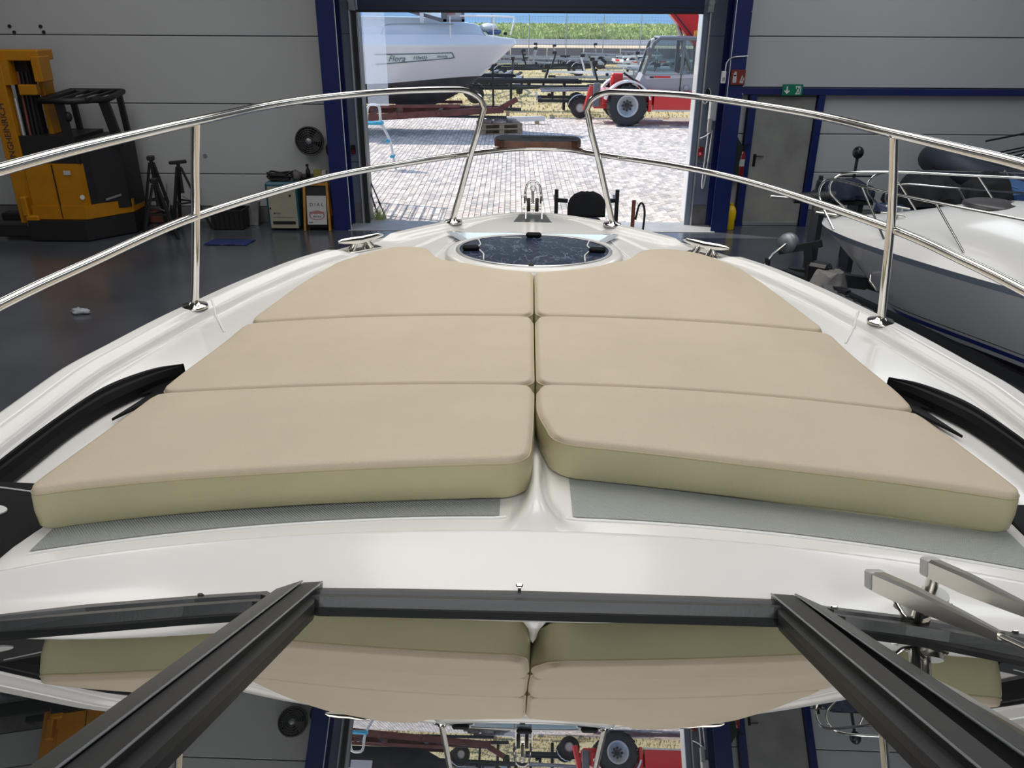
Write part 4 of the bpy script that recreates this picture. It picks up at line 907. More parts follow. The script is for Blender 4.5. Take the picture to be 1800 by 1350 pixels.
q = P(.30, .36, 1); b = MB(); b.tube([q+Vector((.09, .0, .05)), q+Vector((.08, .05, .0)), q+Vector((0, .06, -.07)), q+Vector((-.03, .0, -.10))], .014, 8); b.build('bow_eye', 'steel', nb)
# windscreen far aft and low cabin coaming
b = MB(); b.box(onb(5.2, 0, .22), (.9, 1.5, .45), None, .08); b.build('cabin_coaming', 'gel', nb)
# its trailer
tr_ = thing('boat_trailer', 'black trailer with winch post and hand crank under the white cruiser', 'trailer', (base.x, base.y, 0), math.atan2(hd.y, hd.x))
MB().bar((BL-2.6, 0, .36), (BL-1.5, 0, .36), .09, .10).build('drawbar', 'galvd', tr_)
for s in (-1, 1):
    MB().bar((BL+.30, s*.05, .72), (BL-.45, s*.30, .70), .08, .13).build('frame_arm', 'galvd', tr_); MB().bar((BL-.45, s*.30, .70), (BL-2.2, s*.62, .36), .07, .10).build('frame_arm', 'galvd', tr_); MB().box((BL-4.1, s*.62, .36), (3.8, .07, .10)).build('side_rail', 'galvd', tr_)
    b = MB(); T = Matrix.Translation((BL-3.9, s*.98, .31)) @ Matrix.Rotation(R(90), 4, 'X'); b.lathe([(.17, -.09), (.29, -.09), (.31, -.06), (.31, .06), (.29, .09), (.17, .09)], T, 28); wh = b.build('tyre', 'tyre', tr_)
    b = MB(); b.lathe([(.0, .05), (.08, .06), (.17, .03), (.17, -.09), (0, -.05)], T, 24); b.build('rim', 'rim', wh)
MB().box((BL-3.9, 0, .32), (.08, 1.8, .08)).build('axle', 'galvd', tr_)
b = MB(); b.bar((BL+.02, 0, .70), (BL+.10, 0, 1.06), .09, .09, (1, 0, 0)); b.build('winch_post', 'galvd', tr_)
MB().bar((BL+.40, 0, .95), (BL-.02, 0, 1.10), .06, .07).build('winch_arm', 'galvd', tr_)
b = MB(); T = Matrix.Translation((BL+.32, 0, 1.05)) @ Matrix.Rotation(R(90), 4, 'X'); b.lathe([(0, -.05), (.10, -.05), (.105, .0), (.10, .05), (0, .05)], T, 20); b.build('winch_drum', 'galv', tr_)
MB().tube([(BL+.32, .06, 1.05), (BL+.40, .16, .95), (BL+.47, .18, .82), (BL+.47, .27, .82)], .014, 8).build('crank', 'steel_b', tr_)
MB().bar((BL-.3, 0, .72), (BL+.95, 0, .70), .08, .09).build('coupling_bar', 'galvd', tr_); MB().box((BL+1.0, 0, .72), (.20, .12, .12), None, .03).build('coupling', 'blackp', tr_)
MB().box((BL-.08, .12, .84), (.22, .16, .20), None, .03).build('junction_box', 'blackp', tr_)
MB().cyl((BL+.45, .16, .02), (BL+.45, .16, .90), .03, n=12).build('jockey_post', 'galvd', tr_)
T = Matrix.Translation((BL+.45, .16, .10)) @ Matrix.Rotation(R(90), 4, 'X'); MB().lathe([(0, -.03), (.10, -.03), (.10, .03), (0, .03)], T, 18).build('jockey_wheel', 'tyre', tr_)
b = MB(); b.bar((BL-.15, .22, .86), (BL-.35, .42, .68), .09, .03); b.bar((BL-.3, .35, .72), (BL-.75, .56, .66), .10, .06); b.build('perforated_bracket', 'galv', tr_)
for k in range(4): MB().cyl((BL-.40-.09*k, .40+.04*k, .76-.012*k), (BL-.40-.09*k, .40+.04*k, .772-.012*k), .02, n=10).build('bracket_hole', 'blackp', tr_)
rows = []
for i in range(8):
    t = i/7; rows.append([((.12+.06*t)*math.cos(a)*(1+.18*math.sin(4*a+3*t)), (.10+.05*t)*math.sin(a)*(1+.2*math.cos(3*a+5*t)), .36*(1-t)-.02*math.sin(6*a)) for a in [2*math.pi*k/28 for k in range(28)]])
b = MB().loft(rows, True, True, True); b.add(rows[0], [list(range(28))])
b.v = [(x*1.25, y*1.25, z*1.15) for x, y, z in b.v]
rg = b.build('rag_cover', 'ragc', None); rg.location = (base.x+hd.x*(BL-.0)-.06, base.y+hd.y*BL-.02-.12, .10); rg.location = (3.16, 7.86, .46); tag(rg, 'grey crumpled cloth hanging over trailer tongue below the cruiser bow', 'cloth')
# ------------------------------------------------------------------ dark blue boat and inflatable behind it
hb = thing('navy_open_boat', 'dark blue open boat with steel bow rail behind the white cruiser', 'boat', (9.2, 10.45, -.40), R(181))
P2 = hull_fn(4.6, .85, lambda u: 1.34, lambda u: .5, lambda t: .9*t, 1.8, .6, .2); U2 = USP(4.6)
hull_part(P2, U2, [0, .05, .1], 'rub_band', 'galvd', hb); hull_part(P2, U2, [.1, .3, .6, .8, 1.0], 'hull_side', mat('navy_hull', (.02, .05, .14), .2), hb)
deck_part(P2, U2, 'deck', mat('navy_deck', (.03, .05, .11), .35), hb, lambda u: .10)
MB().box((2.9, .05, 1.52), (.34, .62, .36), (0, .25, 0), .05).build('console', mat('console_blue', (.05, .12, .30), .35), hb)
MB().box((2.98, .05, 1.56), (.02, .5, .26), (0, .25, 0), .0).build('console_face', mat('console_face', (.10, .22, .50), .3), hb)
MB().tube([(2.74, -.28, 1.36), (2.74, -.28, 1.74), (2.74, .36, 1.74), (2.74, .36, 1.36)], .014, 8).build('console_rail', 'steel', hb)
for s in (-1, 1):
    MB().tube(curve([(4.45, s*.25, 1.36), (4.62, s*.28, 1.55), (4.52, s*.33, 1.73), (4.0, s*.55, 1.74), (3.0, s*.72, 1.70), (1.8, s*.78, 1.66)], 7), .013, 8).build('bow_rail', 'steel', hb)
    for x in (3.9, 2.6): MB().tube([(x, s*.58 if x > 3 else s*.74, 1.72), (x-.28, s*.55 if x > 3 else s*.72, 1.38)], .011, 8).build('rail_post', 'steel', hb)
MB().box((3.2, 0, .45), (2.2, .3, .10)).build('keel_support', 'galvd', hb)
def cloth(name, loc, r, m, label, seed, cat='cover'):
    rn = random.Random(seed); b = MB(); n, mm = 26, 11; rows = []
    for i in range(mm):
        t = i/(mm-1); a0 = t*math.pi/2; row = []
        for j in range(n):
            a = 2*math.pi*j/n; w_ = 1+.13*math.sin(5*a+seed+3*t)+.09*math.sin(9*a+2*seed-7*t)+.05*math.sin(14*a+9*t)
            row.append((r[0]*math.sin(a0)*math.cos(a)*w_, r[1]*math.sin(a0)*math.sin(a)*w_, max(0, r[2]*math.cos(a0)*(1+(.22*math.sin(3*a+seed)+.14*math.sin(7*a+2*seed))*t)+r[2]*.07*math.sin(11*t+2*a))))
        rows.append(row)
    b.loft(rows, True, True, True); b.add(rows[-1], [list(range(n))[::-1]]); o = b.build(name, m, None); o.location = loc; tag(o, label, cat); return o
cloth('black_cover', (5.25, 10.45, 1.03), (.46, .36, .34), 'dark', 'large crumpled black cover heaped on the dark blue boat left of rail post', 2)
cloth('black_bag', (5.95, 10.3, 1.03), (.36, .26, .40), 'dark', 'bulky black bag on dark blue boat right of the rail post', 5, 'bag')
cloth('navy_tarpaulin', (4.42, 10.98, .98), (.38, .26, .24), 'navy', 'navy folded tarpaulin over the outboard engine beside grey door', 8, 'tarpaulin')
# support rack under the tarpaulin with outboard leg and pole
rk = thing('engine_rack', 'dark engine rack with steel shaft pointing to the grey door', 'rack', (4.35, 10.95, 0))
for x in (-.25, .25): MB().box((x, 0, .46), (.07, .3, .92)).build('upright', 'galvd', rk)
MB().box((0, 0, .945), (.80, .34, .05)).build('rack_shelf', 'galvd', rk)
MB().cyl((-.62, -.05, .98), (-.1, -.10, 1.02), .065, .09, n=14).build('engine_shaft', 'galvd', rk); MB().cyl((-.92, -.03, 1.0), (-.62, -.05, .98), .022, n=10).build('propeller_shaft', 'steel_b', rk); MB().box((-.30, -.05, 1.12), (.10, .08, .22), (0, .1, 0), .02).build('cavitation_plate', 'galvd', rk); MB().cyl((-.30, -.05, 1.22), (-.30, -.05, 1.28), .03, n=10).build('shaft_cap', 'galvd', rk)
pk = thing('knob_post', 'dark round topped mooring stick on left end of dark blue boat rail', 'stick', (4.75, 11.55, 0))
MB().cyl((0, 0, 0), (0, 0, 1.42), .020, n=10).build('post', 'galvd', pk); MB().blob((0, 0, 1.48), (.075, .075, .085), 14).build('knob', 'blackp', pk); MB().box((0, 0, 1.16), (.5, .03, .02)).build('cross_bar', 'galvd', pk)
# inflatable boat
ib = thing('inflatable_boat', 'dark navy inflatable boat with folded frame at right edge behind the cruiser', 'boat', (7.45, 12.35, -.42), R(183))
T_ = curve([(1.5, -.75, 1.62), (.2, -.75, 1.60), (-.0, -.75, 1.6)], 4)
tp = curve([(-1.6, -.62, 1.40), (0, -.62, 1.42), (.75, -.55, 1.52), (1.12, -.30, 1.66), (1.2, 0, 1.70), (1.12, .30, 1.66), (.75, .55, 1.52), (0, .62, 1.42), (-1.6, .62, 1.40)], 7)
MB().tube(tp, .20, 16).build('tube', 'tubegrey', ib)
MB().loft([[(x, y, z) for y in (-.5, 0, .5)] for x, z in ((-1.5, 1.26), (.0, 1.27), (.9, 1.45))]).build('floor_board', 'tubegrey', ib)
for k in range(5): MB().bar((.55-.28*k, -.45, 1.62), (.10-.28*k, .50, 1.98+.02*k), .03, .02).build('frame_strut', 'forkb', ib)
MB().tube([(.3, -.4, 1.9), (-.6, -.3, 2.1), (-1.3, -.2, 2.0)], .015, 8).build('frame_tube', 'forkb', ib); MB().tube([(.15, .4, 1.95), (-.7, .45, 2.12), (-1.4, .4, 2.05)], .015, 8).build('frame_tube', 'forkb', ib)
for x, y in ((-.2, -.1), (-.8, .1)):
    MB().tube([(x+.10*math.cos(t), y, 1.66+.10*math.sin(t)) for t in [2*math.pi*k/18 for k in range(18)]], .012, 6, True).build('steering_ring', 'steel', ib)
for x in (-1.2, .3): MB().box((x, 0, .62), (.12, 1.0, 1.2)).build('support', 'galvd', ib)
MB().box((-.4, -.2, 1.33), (.5, .3, .12), None, .03).build('seat', 'greyc', ib)
# ================================================================== outside
gd = struct('gravel_yard', MB().box((0, 100, -.16), (160, 173, .2)), 'straw'); 
pv = struct('pavement', MB().box((1, 21.15, -.05), (30, 15.2, .05)), 'joint')
# pavers: long side away from the door, joints recessed, every second row shifted
PL, PW = .205, .103
def paver_mesh(k):
    rn = random.Random(k); b = MB(); z = -.002-.004*rn.random(); t = .006*(rn.random()-.5)
    x, y = PW/2-.002, PL/2-.0035; c = .004
    vs = [(-x, -y, -.03), (x, -y, -.03), (x, y, -.03), (-x, y, -.03), (-x+c, -y+c, z-t), (x-c, -y+c, z+t), (x-c, y-c, z+t), (-x+c, y-c, z-t)]
    b.add(vs, [(4, 5, 6, 7), (0, 1, 5, 4), (1, 2, 6, 5), (2, 3, 7, 6), (3, 0, 4, 7)]); return b
pm = [paver_mesh(k).mesh('paver', ('paver', 'paverl', 'paver', 'paverd')[k % 4]) for k in range(8)]
X0, Y0 = -2.42, 13.62; rn = random.Random(11)
for j in range(6):
    for i in range(50):
        o = bpy.data.objects.new('paver', pm[rn.randrange(8)]); COL.objects.link(o); o.parent = pv
        o.location = (X0+PW*(i+.5), Y0+PL*(j+.5)+(PL/2 if i % 2 else 0), 0)
bs = {'paver': MB(), 'paverd': MB(), 'paverl': MB()}
tmpl = [paver_mesh(k) for k in range(8)]
def edge(x): return 28.3-.9*sstep(2.0, 5.5, x)-.35*math.sin(x*.9)
for j in range(-1, 74):
    for i in range(-95, 130):
        if 0 <= j < 6 and 0 <= i < 50: continue
        x, y = X0+PW*(i+.5), Y0+PL*(j+.5)+(PL/2 if i % 2 else 0)
        if y < 13.60 or y > edge(x) or abs(x-.25) > .35*y+.8: continue
        k = rn.randrange(8); t = tmpl[k]; bb = bs[('paver', 'paverl', 'paver', 'paverd')[k % 4]]
        bb.add([(a+x, c+y, d) for a, c, d in t.v], t.f)
for nm in bs: bs[nm].build('paver_field', nm, pv, kind='stuff')
# dry grass tufts on the yard
def blades(n, area_, h0, h1, w_, name, m, parent, seed):
    rn = random.Random(seed); b = MB(); vs = []; fs = []
    for _ in range(n):
        x, y, z = area_(rn); a = rn.random()*6.283; h = lerp(h0, h1, rn.random()); ww = w_*(.5+rn.random()); dx, dy = math.cos(a)*ww, math.sin(a)*ww
        k = len(vs); vs += [(x-dx, y-dy, z), (x+dx, y+dy, z), (x+h*.4*(rn.random()-.5), y+h*.4*(rn.random()-.5), z+h)]; fs.append((k, k+1, k+2))
    b.v = vs; b.f = fs; b.sm = [False]*len(fs); return b.build(name, m, parent, kind='stuff')
blades(14000, lambda r: (lambda y: (r.uniform(-.3, .3)*y, y, -.06))(r.uniform(28.2, 60)), .03, .12, .03, 'straw_tufts', 'strawg', gd, 3)
# rise, road, meadow, hills
kb = thing('fence_base', 'long dark grey board wall below the mesh fence beyond the trailers', 'wall', (6, 60, -.06))
for k in range(22): MB().box((-27.5+2.5*k, 0, .50), (2.46, .06, 1.0)).build('board_panel', 'kerb', kb)
bk = MB(); prof = [(60.3, -.06), (61, .55), (66, .86), (70, .90), (84, .86), (90, .60), (120, .55), (340, 1.2)]
struct('sand_strip', MB().loft([[(x, 60.2, .2), (x, 61, .74), (x, 70, .78), (x, 72, .70)] for x in (-60, -20, 20, 60)], smooth=False, flip=True), mat('sand', (.66, .52, .34), .95, var=.15, vs=.5))
struct('far_road', MB().box((0, 79, .70), (240, 14, .1)), 'asphalt')
md = struct('meadow', MB().loft([[(x, 86, .6), (x, 130, .75), (x, 192, .8)] for x in (-250, -80, 80, 250)], flip=True), 'meadow')
blades(16000, lambda r: (lambda y: (r.uniform(-.35, .35)*y, y, .6+.15*(y-86)/44 if y < 130 else .72))(86+100*r.random()**2), .15, .55, .35, 'meadow_plants', 'meadowg', md, 5)
hl = MB(); rows = []
for k in range(61):
    x = -600+20*k; h = 26+7*math.sin(x*.011)+4*math.sin(x*.031+1); rows.append([(x, 190, 0), (x, 200, 1.2+.4*math.sin(x*.3)), (x, 400, 9), (x, 700, h), (x, 1000, h*.9)])
struct('hill', hl.loft(rows, flip=False), 'hill')
# mesh fence
mf = thing('mesh_fence', 'tall galvanised wire mesh fence beyond the parked trailers', 'fence', (6, 59.6, -.06))
for k in range(19): MB().cyl((-22.5+2.5*k, 0, 0), (-22.5+2.5*k, 0, 3.1), .035, n=8).build('post', 'galv', mf)
b = MB()
for k in range(230): x = -23+.2*k; b.bar((x, 0, 1.0), (x, 0, 3.0), .010, .010, (0, 1, 0))
for k in range(10): b.bar((-23, 0, 1.05+.21*k), (23, 0, 1.05+.21*k), .010, .010)
b.build('wire_mesh', 'galv', mf, kind='stuff')
# steel gate standing open outside, left of the opening
gt = thing('yard_gate', 'open steel bar gate leaf outside, left of the gateway', 'gate', (-3.02, 14.3, 0))
for y in (-.55, .0, .95): MB().box((0, y, 1.15), (.05, .05, 2.3)).build('upright', 'galv', gt)
for k in range(11): MB().box((0, .2, .10+.215*k), (.022, 1.55, .022)).build('rail', 'galv', gt)
# poles leaning beside the jamb, plants
for k, (a, b_) in enumerate((((-2.53, 13.90, .95), (-2.16, 13.78, 0)), ((-2.50, 13.80, .85), (-2.27, 13.72, 0)))):
    o = thing('leaning_pole', ('longer dark wooden pole leaning outside left jamb', 'shorter dark wooden pole leaning outside left jamb')[k], 'pole', b_)
    q = Vector(a)-Vector(b_); MB().tube([(0, 0, .006), tuple(q)], .012, 8).build('shaft', 'wood', o); MB().cyl(tuple(q*.25), tuple(q*.30), .018, n=8).build('collar', 'galvd', o)
wd = thing('weed_tuft', 'small green weeds growing at foot of left jamb', 'plant', (-2.27, 13.72, 0))
rn = random.Random(2); b = MB()
for k in range(60):
    a = rn.random()*6.28; h = .08+.22*rn.random(); r_ = .10*rn.random(); b.add([(r_*math.cos(a), r_*math.sin(a), 0), (r_*math.cos(a)+.012, r_*math.sin(a), 0), (r_*math.cos(a)*2, r_*math.sin(a)*2, h)], [(0, 1, 2)])
b.build('leaves', 'meadowg', wd)
# milky plastic sheet
fm = thing('plastic_sheet', 'milky translucent plastic strip hanging outside at the left jamb', 'curtain', (-2.215, 14.05, 1.80))
MB().box((0, 0, 1.05), (.34, .006, 2.1)).build('sheet', 'film', fm); MB().box((0, 0, 2.12), (.40, .03, .05)).build('hanging_rail', 'galv', fm)
# ------------------------------------------------------------------ blue white step ladder
ld = thing('step_ladder', 'white tubular ladder with light blue treads standing on paving', 'ladder', (-2.95, 18.5, 0))
for y in (-.04, .05): MB().tube(curve([(-.30, y, .02), (-.25, y, .98), (-.22, y, 1.25), (-.16, y, 1.36), (.0, y, 1.36), (.05, y, 1.28), (.07, y, 1.0), (.24, y-.02, .62), (.30, y-.04, .25), (.34, y-.05, .0)], 5), .022, 8).build('frame_tube', 'white', ld)
MB().box((-.09, 0, .99), (.40, .24, .06), None, .015).build('platform', 'skyblue', ld)
for x, z in ((.20, .62), (.28, .29)):
    MB().box((x, .0, z), (.10, .22, .06), None, .015).build('tread', 'skyblue', ld)
MB().box((.06, 0, .99), (.09, .16, .09), None, .02).build('joint', 'skyblue', ld)
# ------------------------------------------------------------------ big boat on red brown trailer
FB = 9.0
fb = thing('sports_cruiser', 'large white cabin boat with grey bottom and lettering, outside on red trailer', 'boat', (.06-FB, 24.6, 0), 0)
P = hull_fn(FB, 1.32, lambda u: 2.40-.0*u, lambda u: .78, lambda t: 1.85*t+.45*t**6, 2.6, .66, .20)
Us = USP(FB); 
hull_part(P, Us, [0, .02, .04], 'rub_rail', 'hullb', fb)
def wl(u): return .62-.10*sstep(0, 3.6, 3.6-u)
def hull_var(t0, t1, n, name, m):
    b = MB()
    for s in (-1, 1): b.loft([[P(u, lerp(t0(u), t1(u), k/n), s) for k in range(n+1)] for u in Us], smooth=True, flip=(s > 0))
    b.build(name, m, fb)
hull_var(lambda u: .04, wl, 10, 'topside', 'hullw'); hull_var(wl, lambda u: 1, 8, 'bottom', 'antif')
# upper hull leaning in, side deck
def up(u, k, s): a = P(u, 0, s); f = sstep(0, 1.2, u); return Vector((a.x-.05*k, a.y*(1-.14*k*f-.0), a.z+.24*k*(.55+.45*f)))
b = MB()
for s in (-1, 1): b.loft([[up(u, k, s) for k in (0, .33, .66, 1)] for u in Us], flip=(s < 0))
b.build('upper_hull', 'hullb', fb)
rows = [[up(u, 1, -1).lerp(up(u, 1, 1), k/10) for k in range(11)] for u in Us]; MB().loft(rows, flip=True).build('deck', 'gel', fb)
# cabin trunk
cab = []
for x, h, hw in ((FB-.85, .0, .42), (FB-1.0, .20, .48), (FB-1.1, .27, .52), (FB-2.0, .40, .80), (FB-2.6, .44, .95), (FB-4.5, .46, 1.0), (FB-7.5, .46, 1.0)):
    cab.append([(x, y*hw, 2.62+h*(1-abs(y)**6)-(.02 if abs(y) > .99 else 0)) for y in [-1, -.97, -.9, -.6, -.3, 0, .3, .6, .9, .97, 1]])
MB().loft(cab, flip=True).build('cabin_trunk', 'hullb', fb)
b = MB(); b.box((FB-.62, -.30, 2.68), (.34, .12, .10), None, .02); b.box((FB-.62, .10, 2.70), (.42, .5, .10), None, .03); b.build('anchor_locker', mat('locker_dark_blue', (.06, .10, .22), .4), fb)  # locker boxes in one even dark blue
MB().blob((FB-.78, 0, 2.80), (.26, .25, .12), 14).build('bow_cushion', 'white', fb)
MB().box((FB-4.6, 0, 4.32), (5.0, 2.3, .12), None, .04).build('unseen_shade_top', 'hullw', fb)  # unseen top added to enlarge the boat's shadow on the paving
for x in (FB-6.8, FB-2.5): MB().bar((x, 1.0, 2.9), (x, 1.0, 4.3), .10, .08, (0, 1, 0)).build('shade_top_post', 'hullw', fb); MB().bar((x, -1.0, 2.9), (x, -1.0, 4.3), .10, .08, (0, 1, 0)).build('shade_top_post', 'hullw', fb)  # posts carrying the added top
# windscreen: sloping dark frame, front pane, boxed end
yv = -.98
b = MB(); b.bar((FB-4.4, yv, 3.62), (FB-1.95, yv+.15, 2.98), .10, .09); b.bar((FB-4.4, yv, 4.2), (FB-1.42, yv+.2, 3.98), .08, .08); b.box((FB-1.72, yv+.15, 2.985), (.68, .10, .07)); b.box((FB-1.42, yv+.15, 3.40), (.07, .10, .9)); b.box((FB-1.93, yv+.15, 3.40), (.14, .10, .9))
fr = b.build('windscreen_frame', 'cabg', fb)
MB().box((FB-1.68, yv+.17, 3.45), (.44, .02, .85)).build('corner_pane', 'paperw', fr); MB().box((FB-1.76, yv+.155, 3.20), (.26, .02, .14)).build('red_mark', 'posterr', fr); MB().box((FB-1.84, yv+.155, 3.45), (.10, .02, .5)).build('red_mark', 'posterr', fr)
b = MB(); b.add([(FB-4.3, yv, 3.66), (FB-2.0, yv+.15, 3.02), (FB-2.0, yv+.15, 4.0), (FB-4.3, yv, 4.2)], [(0, 1, 2, 3)]); b.build('side_pane', 'cabglass', fr)
# rails
MB().tube(curve([(FB-3.60, -1.12, 2.58), (FB-3.52, -1.13, 2.78), (FB-3.38, -1.13, 2.88), (FB-2.6, -1.10, 2.90), (FB-1.66, -1.02, 2.90)], 6), .018, 8).build('side_rail', 'galv', fb)
for s in (-1, 1):
    MB().tube(curve([(FB-1.5, s*.92, 3.10), (FB-.7, s*.62, 3.09), (FB-.12, s*.24, 3.07), (FB-.06, s*.18, 3.0), (FB-.16, s*.2, 2.62)], 6), .022, 8).build('pulpit', 'bead', fb)
    for x, y in ((FB-.62, .60), (FB-1.76, 1.0)): MB().tube([(x, s*y, 3.09), (x, s*y, 2.56)], .012, 8).build('pulpit_post', 'bead', fb)
MB().box((FB-.30, -.20, 2.66), (.10, .08, .07), None, .01).build('bow_lamp', 'forkb', fb)
# decal with outline and lettering on the near topside
def dec(x, z):   # point on the near topside
    lo = None
    for u in [i*.02 for i in range(0, 400)]:
        t = (2.40-z)/(2.40-.78); q = P(u, t, -1)
        if q.x <= x: return q+Vector((0, -.012, 0))
    return q
def ribbon(pts, r, nm): MB().tube([dec(x, z) for x, z in pts], r, 6).build(nm, 'decal', fb)
x0 = FB-3.75; x1 = FB-1.72
ribbon([(lerp(x0, x1, k/14), 2.15+.04*k/14) for k in range(15)], .012, 'decal_outline'); ribbon([(lerp(x0, x1+.05, k/14), 1.90+.16*k/14) for k in range(15)], .012, 'decal_outline'); ribbon([(x1, 2.19), (x1+.02, 2.15), (x1+.05, 2.06)], .014, 'decal_outline')
rr = [[dec(lerp(x0, x1, k/16), lerp(1.92+.15*k/16, 2.14+.04*k/16, j/3))+Vector((0, .006, 0)) for j in range(4)] for k in range(17)]
MB().loft(rr).build('decal_field', mat('pale_decal', (.66, .72, .72), .35), fb)
def hull_text(s, x, z, size, nm, sh=.35, xs=1):
    p = dec(x, z); q = dec(x+.25, z); text(nm, s, size, 'decal', fb, frame(p+Vector((0, -.012, 0)), q-p, (0, -.10, 1)), .004, 'LEFT', sh, xs)
hull_text('Flora', FB-3.42, 2.045, .22, 'hull_lettering'); hull_text('10x05', FB-2.76, 2.075, .16, 'hull_lettering'); hull_text('mola', FB-2.12, 2.10, .10, 'hull_lettering', .35, 1.5)
# trailer of the big boat
ft = thing('heavy_trailer', 'rusty red boat trailer under the large white boat outside', 'trailer', (-4.5, 24.55, 0))
for s, y in ((-1, -1.05), (1, 1.05)):
    MB().bar((-3.5, y, .50), (.1, y, .50), .10, .17).build('side_beam', 'rust', ft); MB().bar((.1, y, .50), (4.2, y*.12, .66), .10, .17).build('tapered_beam', 'rust', ft)
    MB().bar((-3.5, y*.8, .74), (3.0, y*.5, .80), .08, .08).build('bunk_rail', 'rust', ft)
for x in (-2.4, -.4, .55, 1.2, 2.4): MB().bar((x, -1.0+.25*max(0, x-.3)*.6, .60), (x, 1.0-.25*max(0, x-.3)*.6, .60), .10, .10).build('cross_beam', 'rust', ft)
for x in (-.4, .55, 1.35): MB().box((x, -.82+.15*max(0, x), .66), (.08, .08, .20)).build('bunk_post', 'rust', ft)
MB().bar((4.0, 0, .62), (4.6, 0, .94), .12, .14).build('drawbar_end', 'rust', ft)
MB().bar((3.92, -.05, .70), (3.90, -.02, 1.95), .06, .06, (0, 1, 0)).build('bow_post', 'galvd', ft)
for x in (-2.9, -2.0):
    for s in (-1, 1):
        T = Matrix.Translation((x, s*1.15, .36)) @ Matrix.Rotation(R(90), 4, 'X'); q = MB().lathe([(.18, -.1), (.34, -.1), (.36, -.06), (.36, .06), (.34, .1), (.18, .1)], T, 24).build('tyre', 'tyre', ft); MB().lathe([(0, .04), (.18, .02), (.18, -.1), (0, -.04)], T, 20).build('rim', 'rim', q)
MB().bar((1.2, -.2, .5), (4.3, -.55, .5), .06, .07).build('side_tube', 'galvd', ft)
# ------------------------------------------------------------------ pallet with broken slabs
pl_ = thing('pallet', 'upper wooden pallet of the stack, carrying the broken slabs', 'pallet', (-.42, 24.7, .144), R(12), 'stacked pallets outside')
for k in range(5): MB().box((0, -.36+.18*k, .133), (1.2, .14, .022)).build('deck_board', 'pal', pl_)
for y in (-.36, 0, .36):
    MB().box((0, y, .011), (1.2, .1, .022)).build('skid_board', 'pal', pl_)
    for x in (-.53, 0, .53): MB().box((x, y, .066), (.14, .1, .088)).build('block', 'pal', pl_)
for x in (-.53, 0, .53): MB().box((x, 0, .111), (.14, .8, .022)).build('stringer_board', 'pal', pl_)
c = copy_tree(pl_); c.location = (-.40, 24.72, 0); c.rotation_euler = (0, 0, R(9)); c['label'] = 'lower wooden pallet of the stack, standing on the paving'
rn = random.Random(8)
SL = ['flat broken slab at left end of pallet', 'grey slab leaning across the middle of pallet', 'small reddish slab piece at near edge of pallet', 'long pale slab on top of the pallet heap', 'square slab lying at right end of pallet', 'low slab fragment at far edge of pallet']
for k, (x, y, z, sx, sy, rz) in enumerate(((-.36, -.02, .146, .34, .5, .2), (.0, .05, .146, .32, .44, -.3), (-.06, -.30, .146, .36, .2, .1), (-.05, .12, .215, .62, .24, .15), (.38, .0, .146, .34, .42, -.15), (.12, .33, .146, .4, .16, .05))):
    p = [(sx*.5*math.cos(t)*(.8+.4*rn.random()), sy*.5*math.sin(t)*(.8+.4*rn.random())) for t in [2*math.pi*i/8 for i in range(8)]]
    o = MB().prism(p, .068).build('stone_slab', 'stone', None); T = Matrix.Translation((-.42, 24.7, .146)) @ Matrix.Rotation(R(12), 4, 'Z') @ Matrix.Translation((x, y, z)) @ Matrix.Rotation(rz, 4, 'Z'); o.matrix_world = T; tag(o, SL[k], 'stone', 'broken slabs on the pallet')
pk2 = thing('white_beam', 'white painted beam lying behind the pallet', 'beam', (.25, 26.6, 0), R(14)); MB().box((0, 0, .16), (1.5, .12, .14)).build('beam_body', 'hullw', pk2)
for x in (-.5, .5): MB().box((x, 0, .045), (.1, .2, .09)).build('bearer', 'pal', pk2)
# ------------------------------------------------------------------ red telehandler facing left
th = thing('telehandler', 'red telescopic handler with grey cab parked outside at right', 'telehandler', (5.3, 27.3, 0))
def wheel(x, y, r, wd, name='wheel'):
    T = Matrix.Translation((x, y, r)) @ Matrix.Rotation(R(90), 4, 'X'); s = 1 if y < 0 else -1; h = wd/2
    o = MB().lathe([(r*.55, -h), (r*.90, -h), (r*.97, -h*.8), (r*.97, h*.8), (r*.90, h), (r*.55, h), (r*.55, -h)], T, 40).build(name, 'tyre', th)
    b = MB()
    for k in range(18):
        for q in (-1, 1):
            t = 2*math.pi*(k+.5*(q > 0))/18; c = Vector((x+r*.97*math.cos(t), y+q*h*.5, r+r*.97*math.sin(t))); t2 = t+.16; e = Vector((x+r*.97*math.cos(t2), y+q*h*1.0, r+r*.97*math.sin(t2))); e2 = Vector((x+r*.97*math.cos(t-.10), y, r+r*.97*math.sin(t-.10)))
            b.bar(e2, e, .05, .06, (math.cos(t), 0, math.sin(t)))
    b.build('tread_lugs', 'tyre', o)
    b = MB().lathe([(0, s*h*.15), (r*.18, s*h*.15), (r*.20, s*h*.25), (r*.42, s*h*.30), (r*.46, s*h*.85), (r*.56, s*h*.98), (r*.57, s*h*.85)], T, 40); b.build('rim', 'rim', o)
    b = MB()
    for k in range(8): t = 2*math.pi*k/8; b.cyl((x+r*.22*math.cos(t), y-s*h*.20, r+r*.22*math.sin(t)), (x+r*.22*math.cos(t), y-s*h*.42, r+r*.22*math.sin(t)), r*.055, n=8)
    b.cyl((x, y-s*h*.15, r), (x, y-s*h*.5, r), r*.13, n=14); b.build('hub_bolts', 'galvd', o); return o
for x in (-1.82, 1.05):
    for y in (-.93, .93): wheel(x, y, .60, .42)
MB().box((-.35, 0, .80), (4.4, 1.1, .42), None, .03).build('chassis', 'redp', th)
b = MB(); b.prism([(-1.02, .46), (1.9, .46), (1.6, 1.02), (-1.02, 1.02)], .30, frame((0, -.78, 0), (1, 0, 0), (0, 0, 1))); b.build('side_tank', 'redp', th)
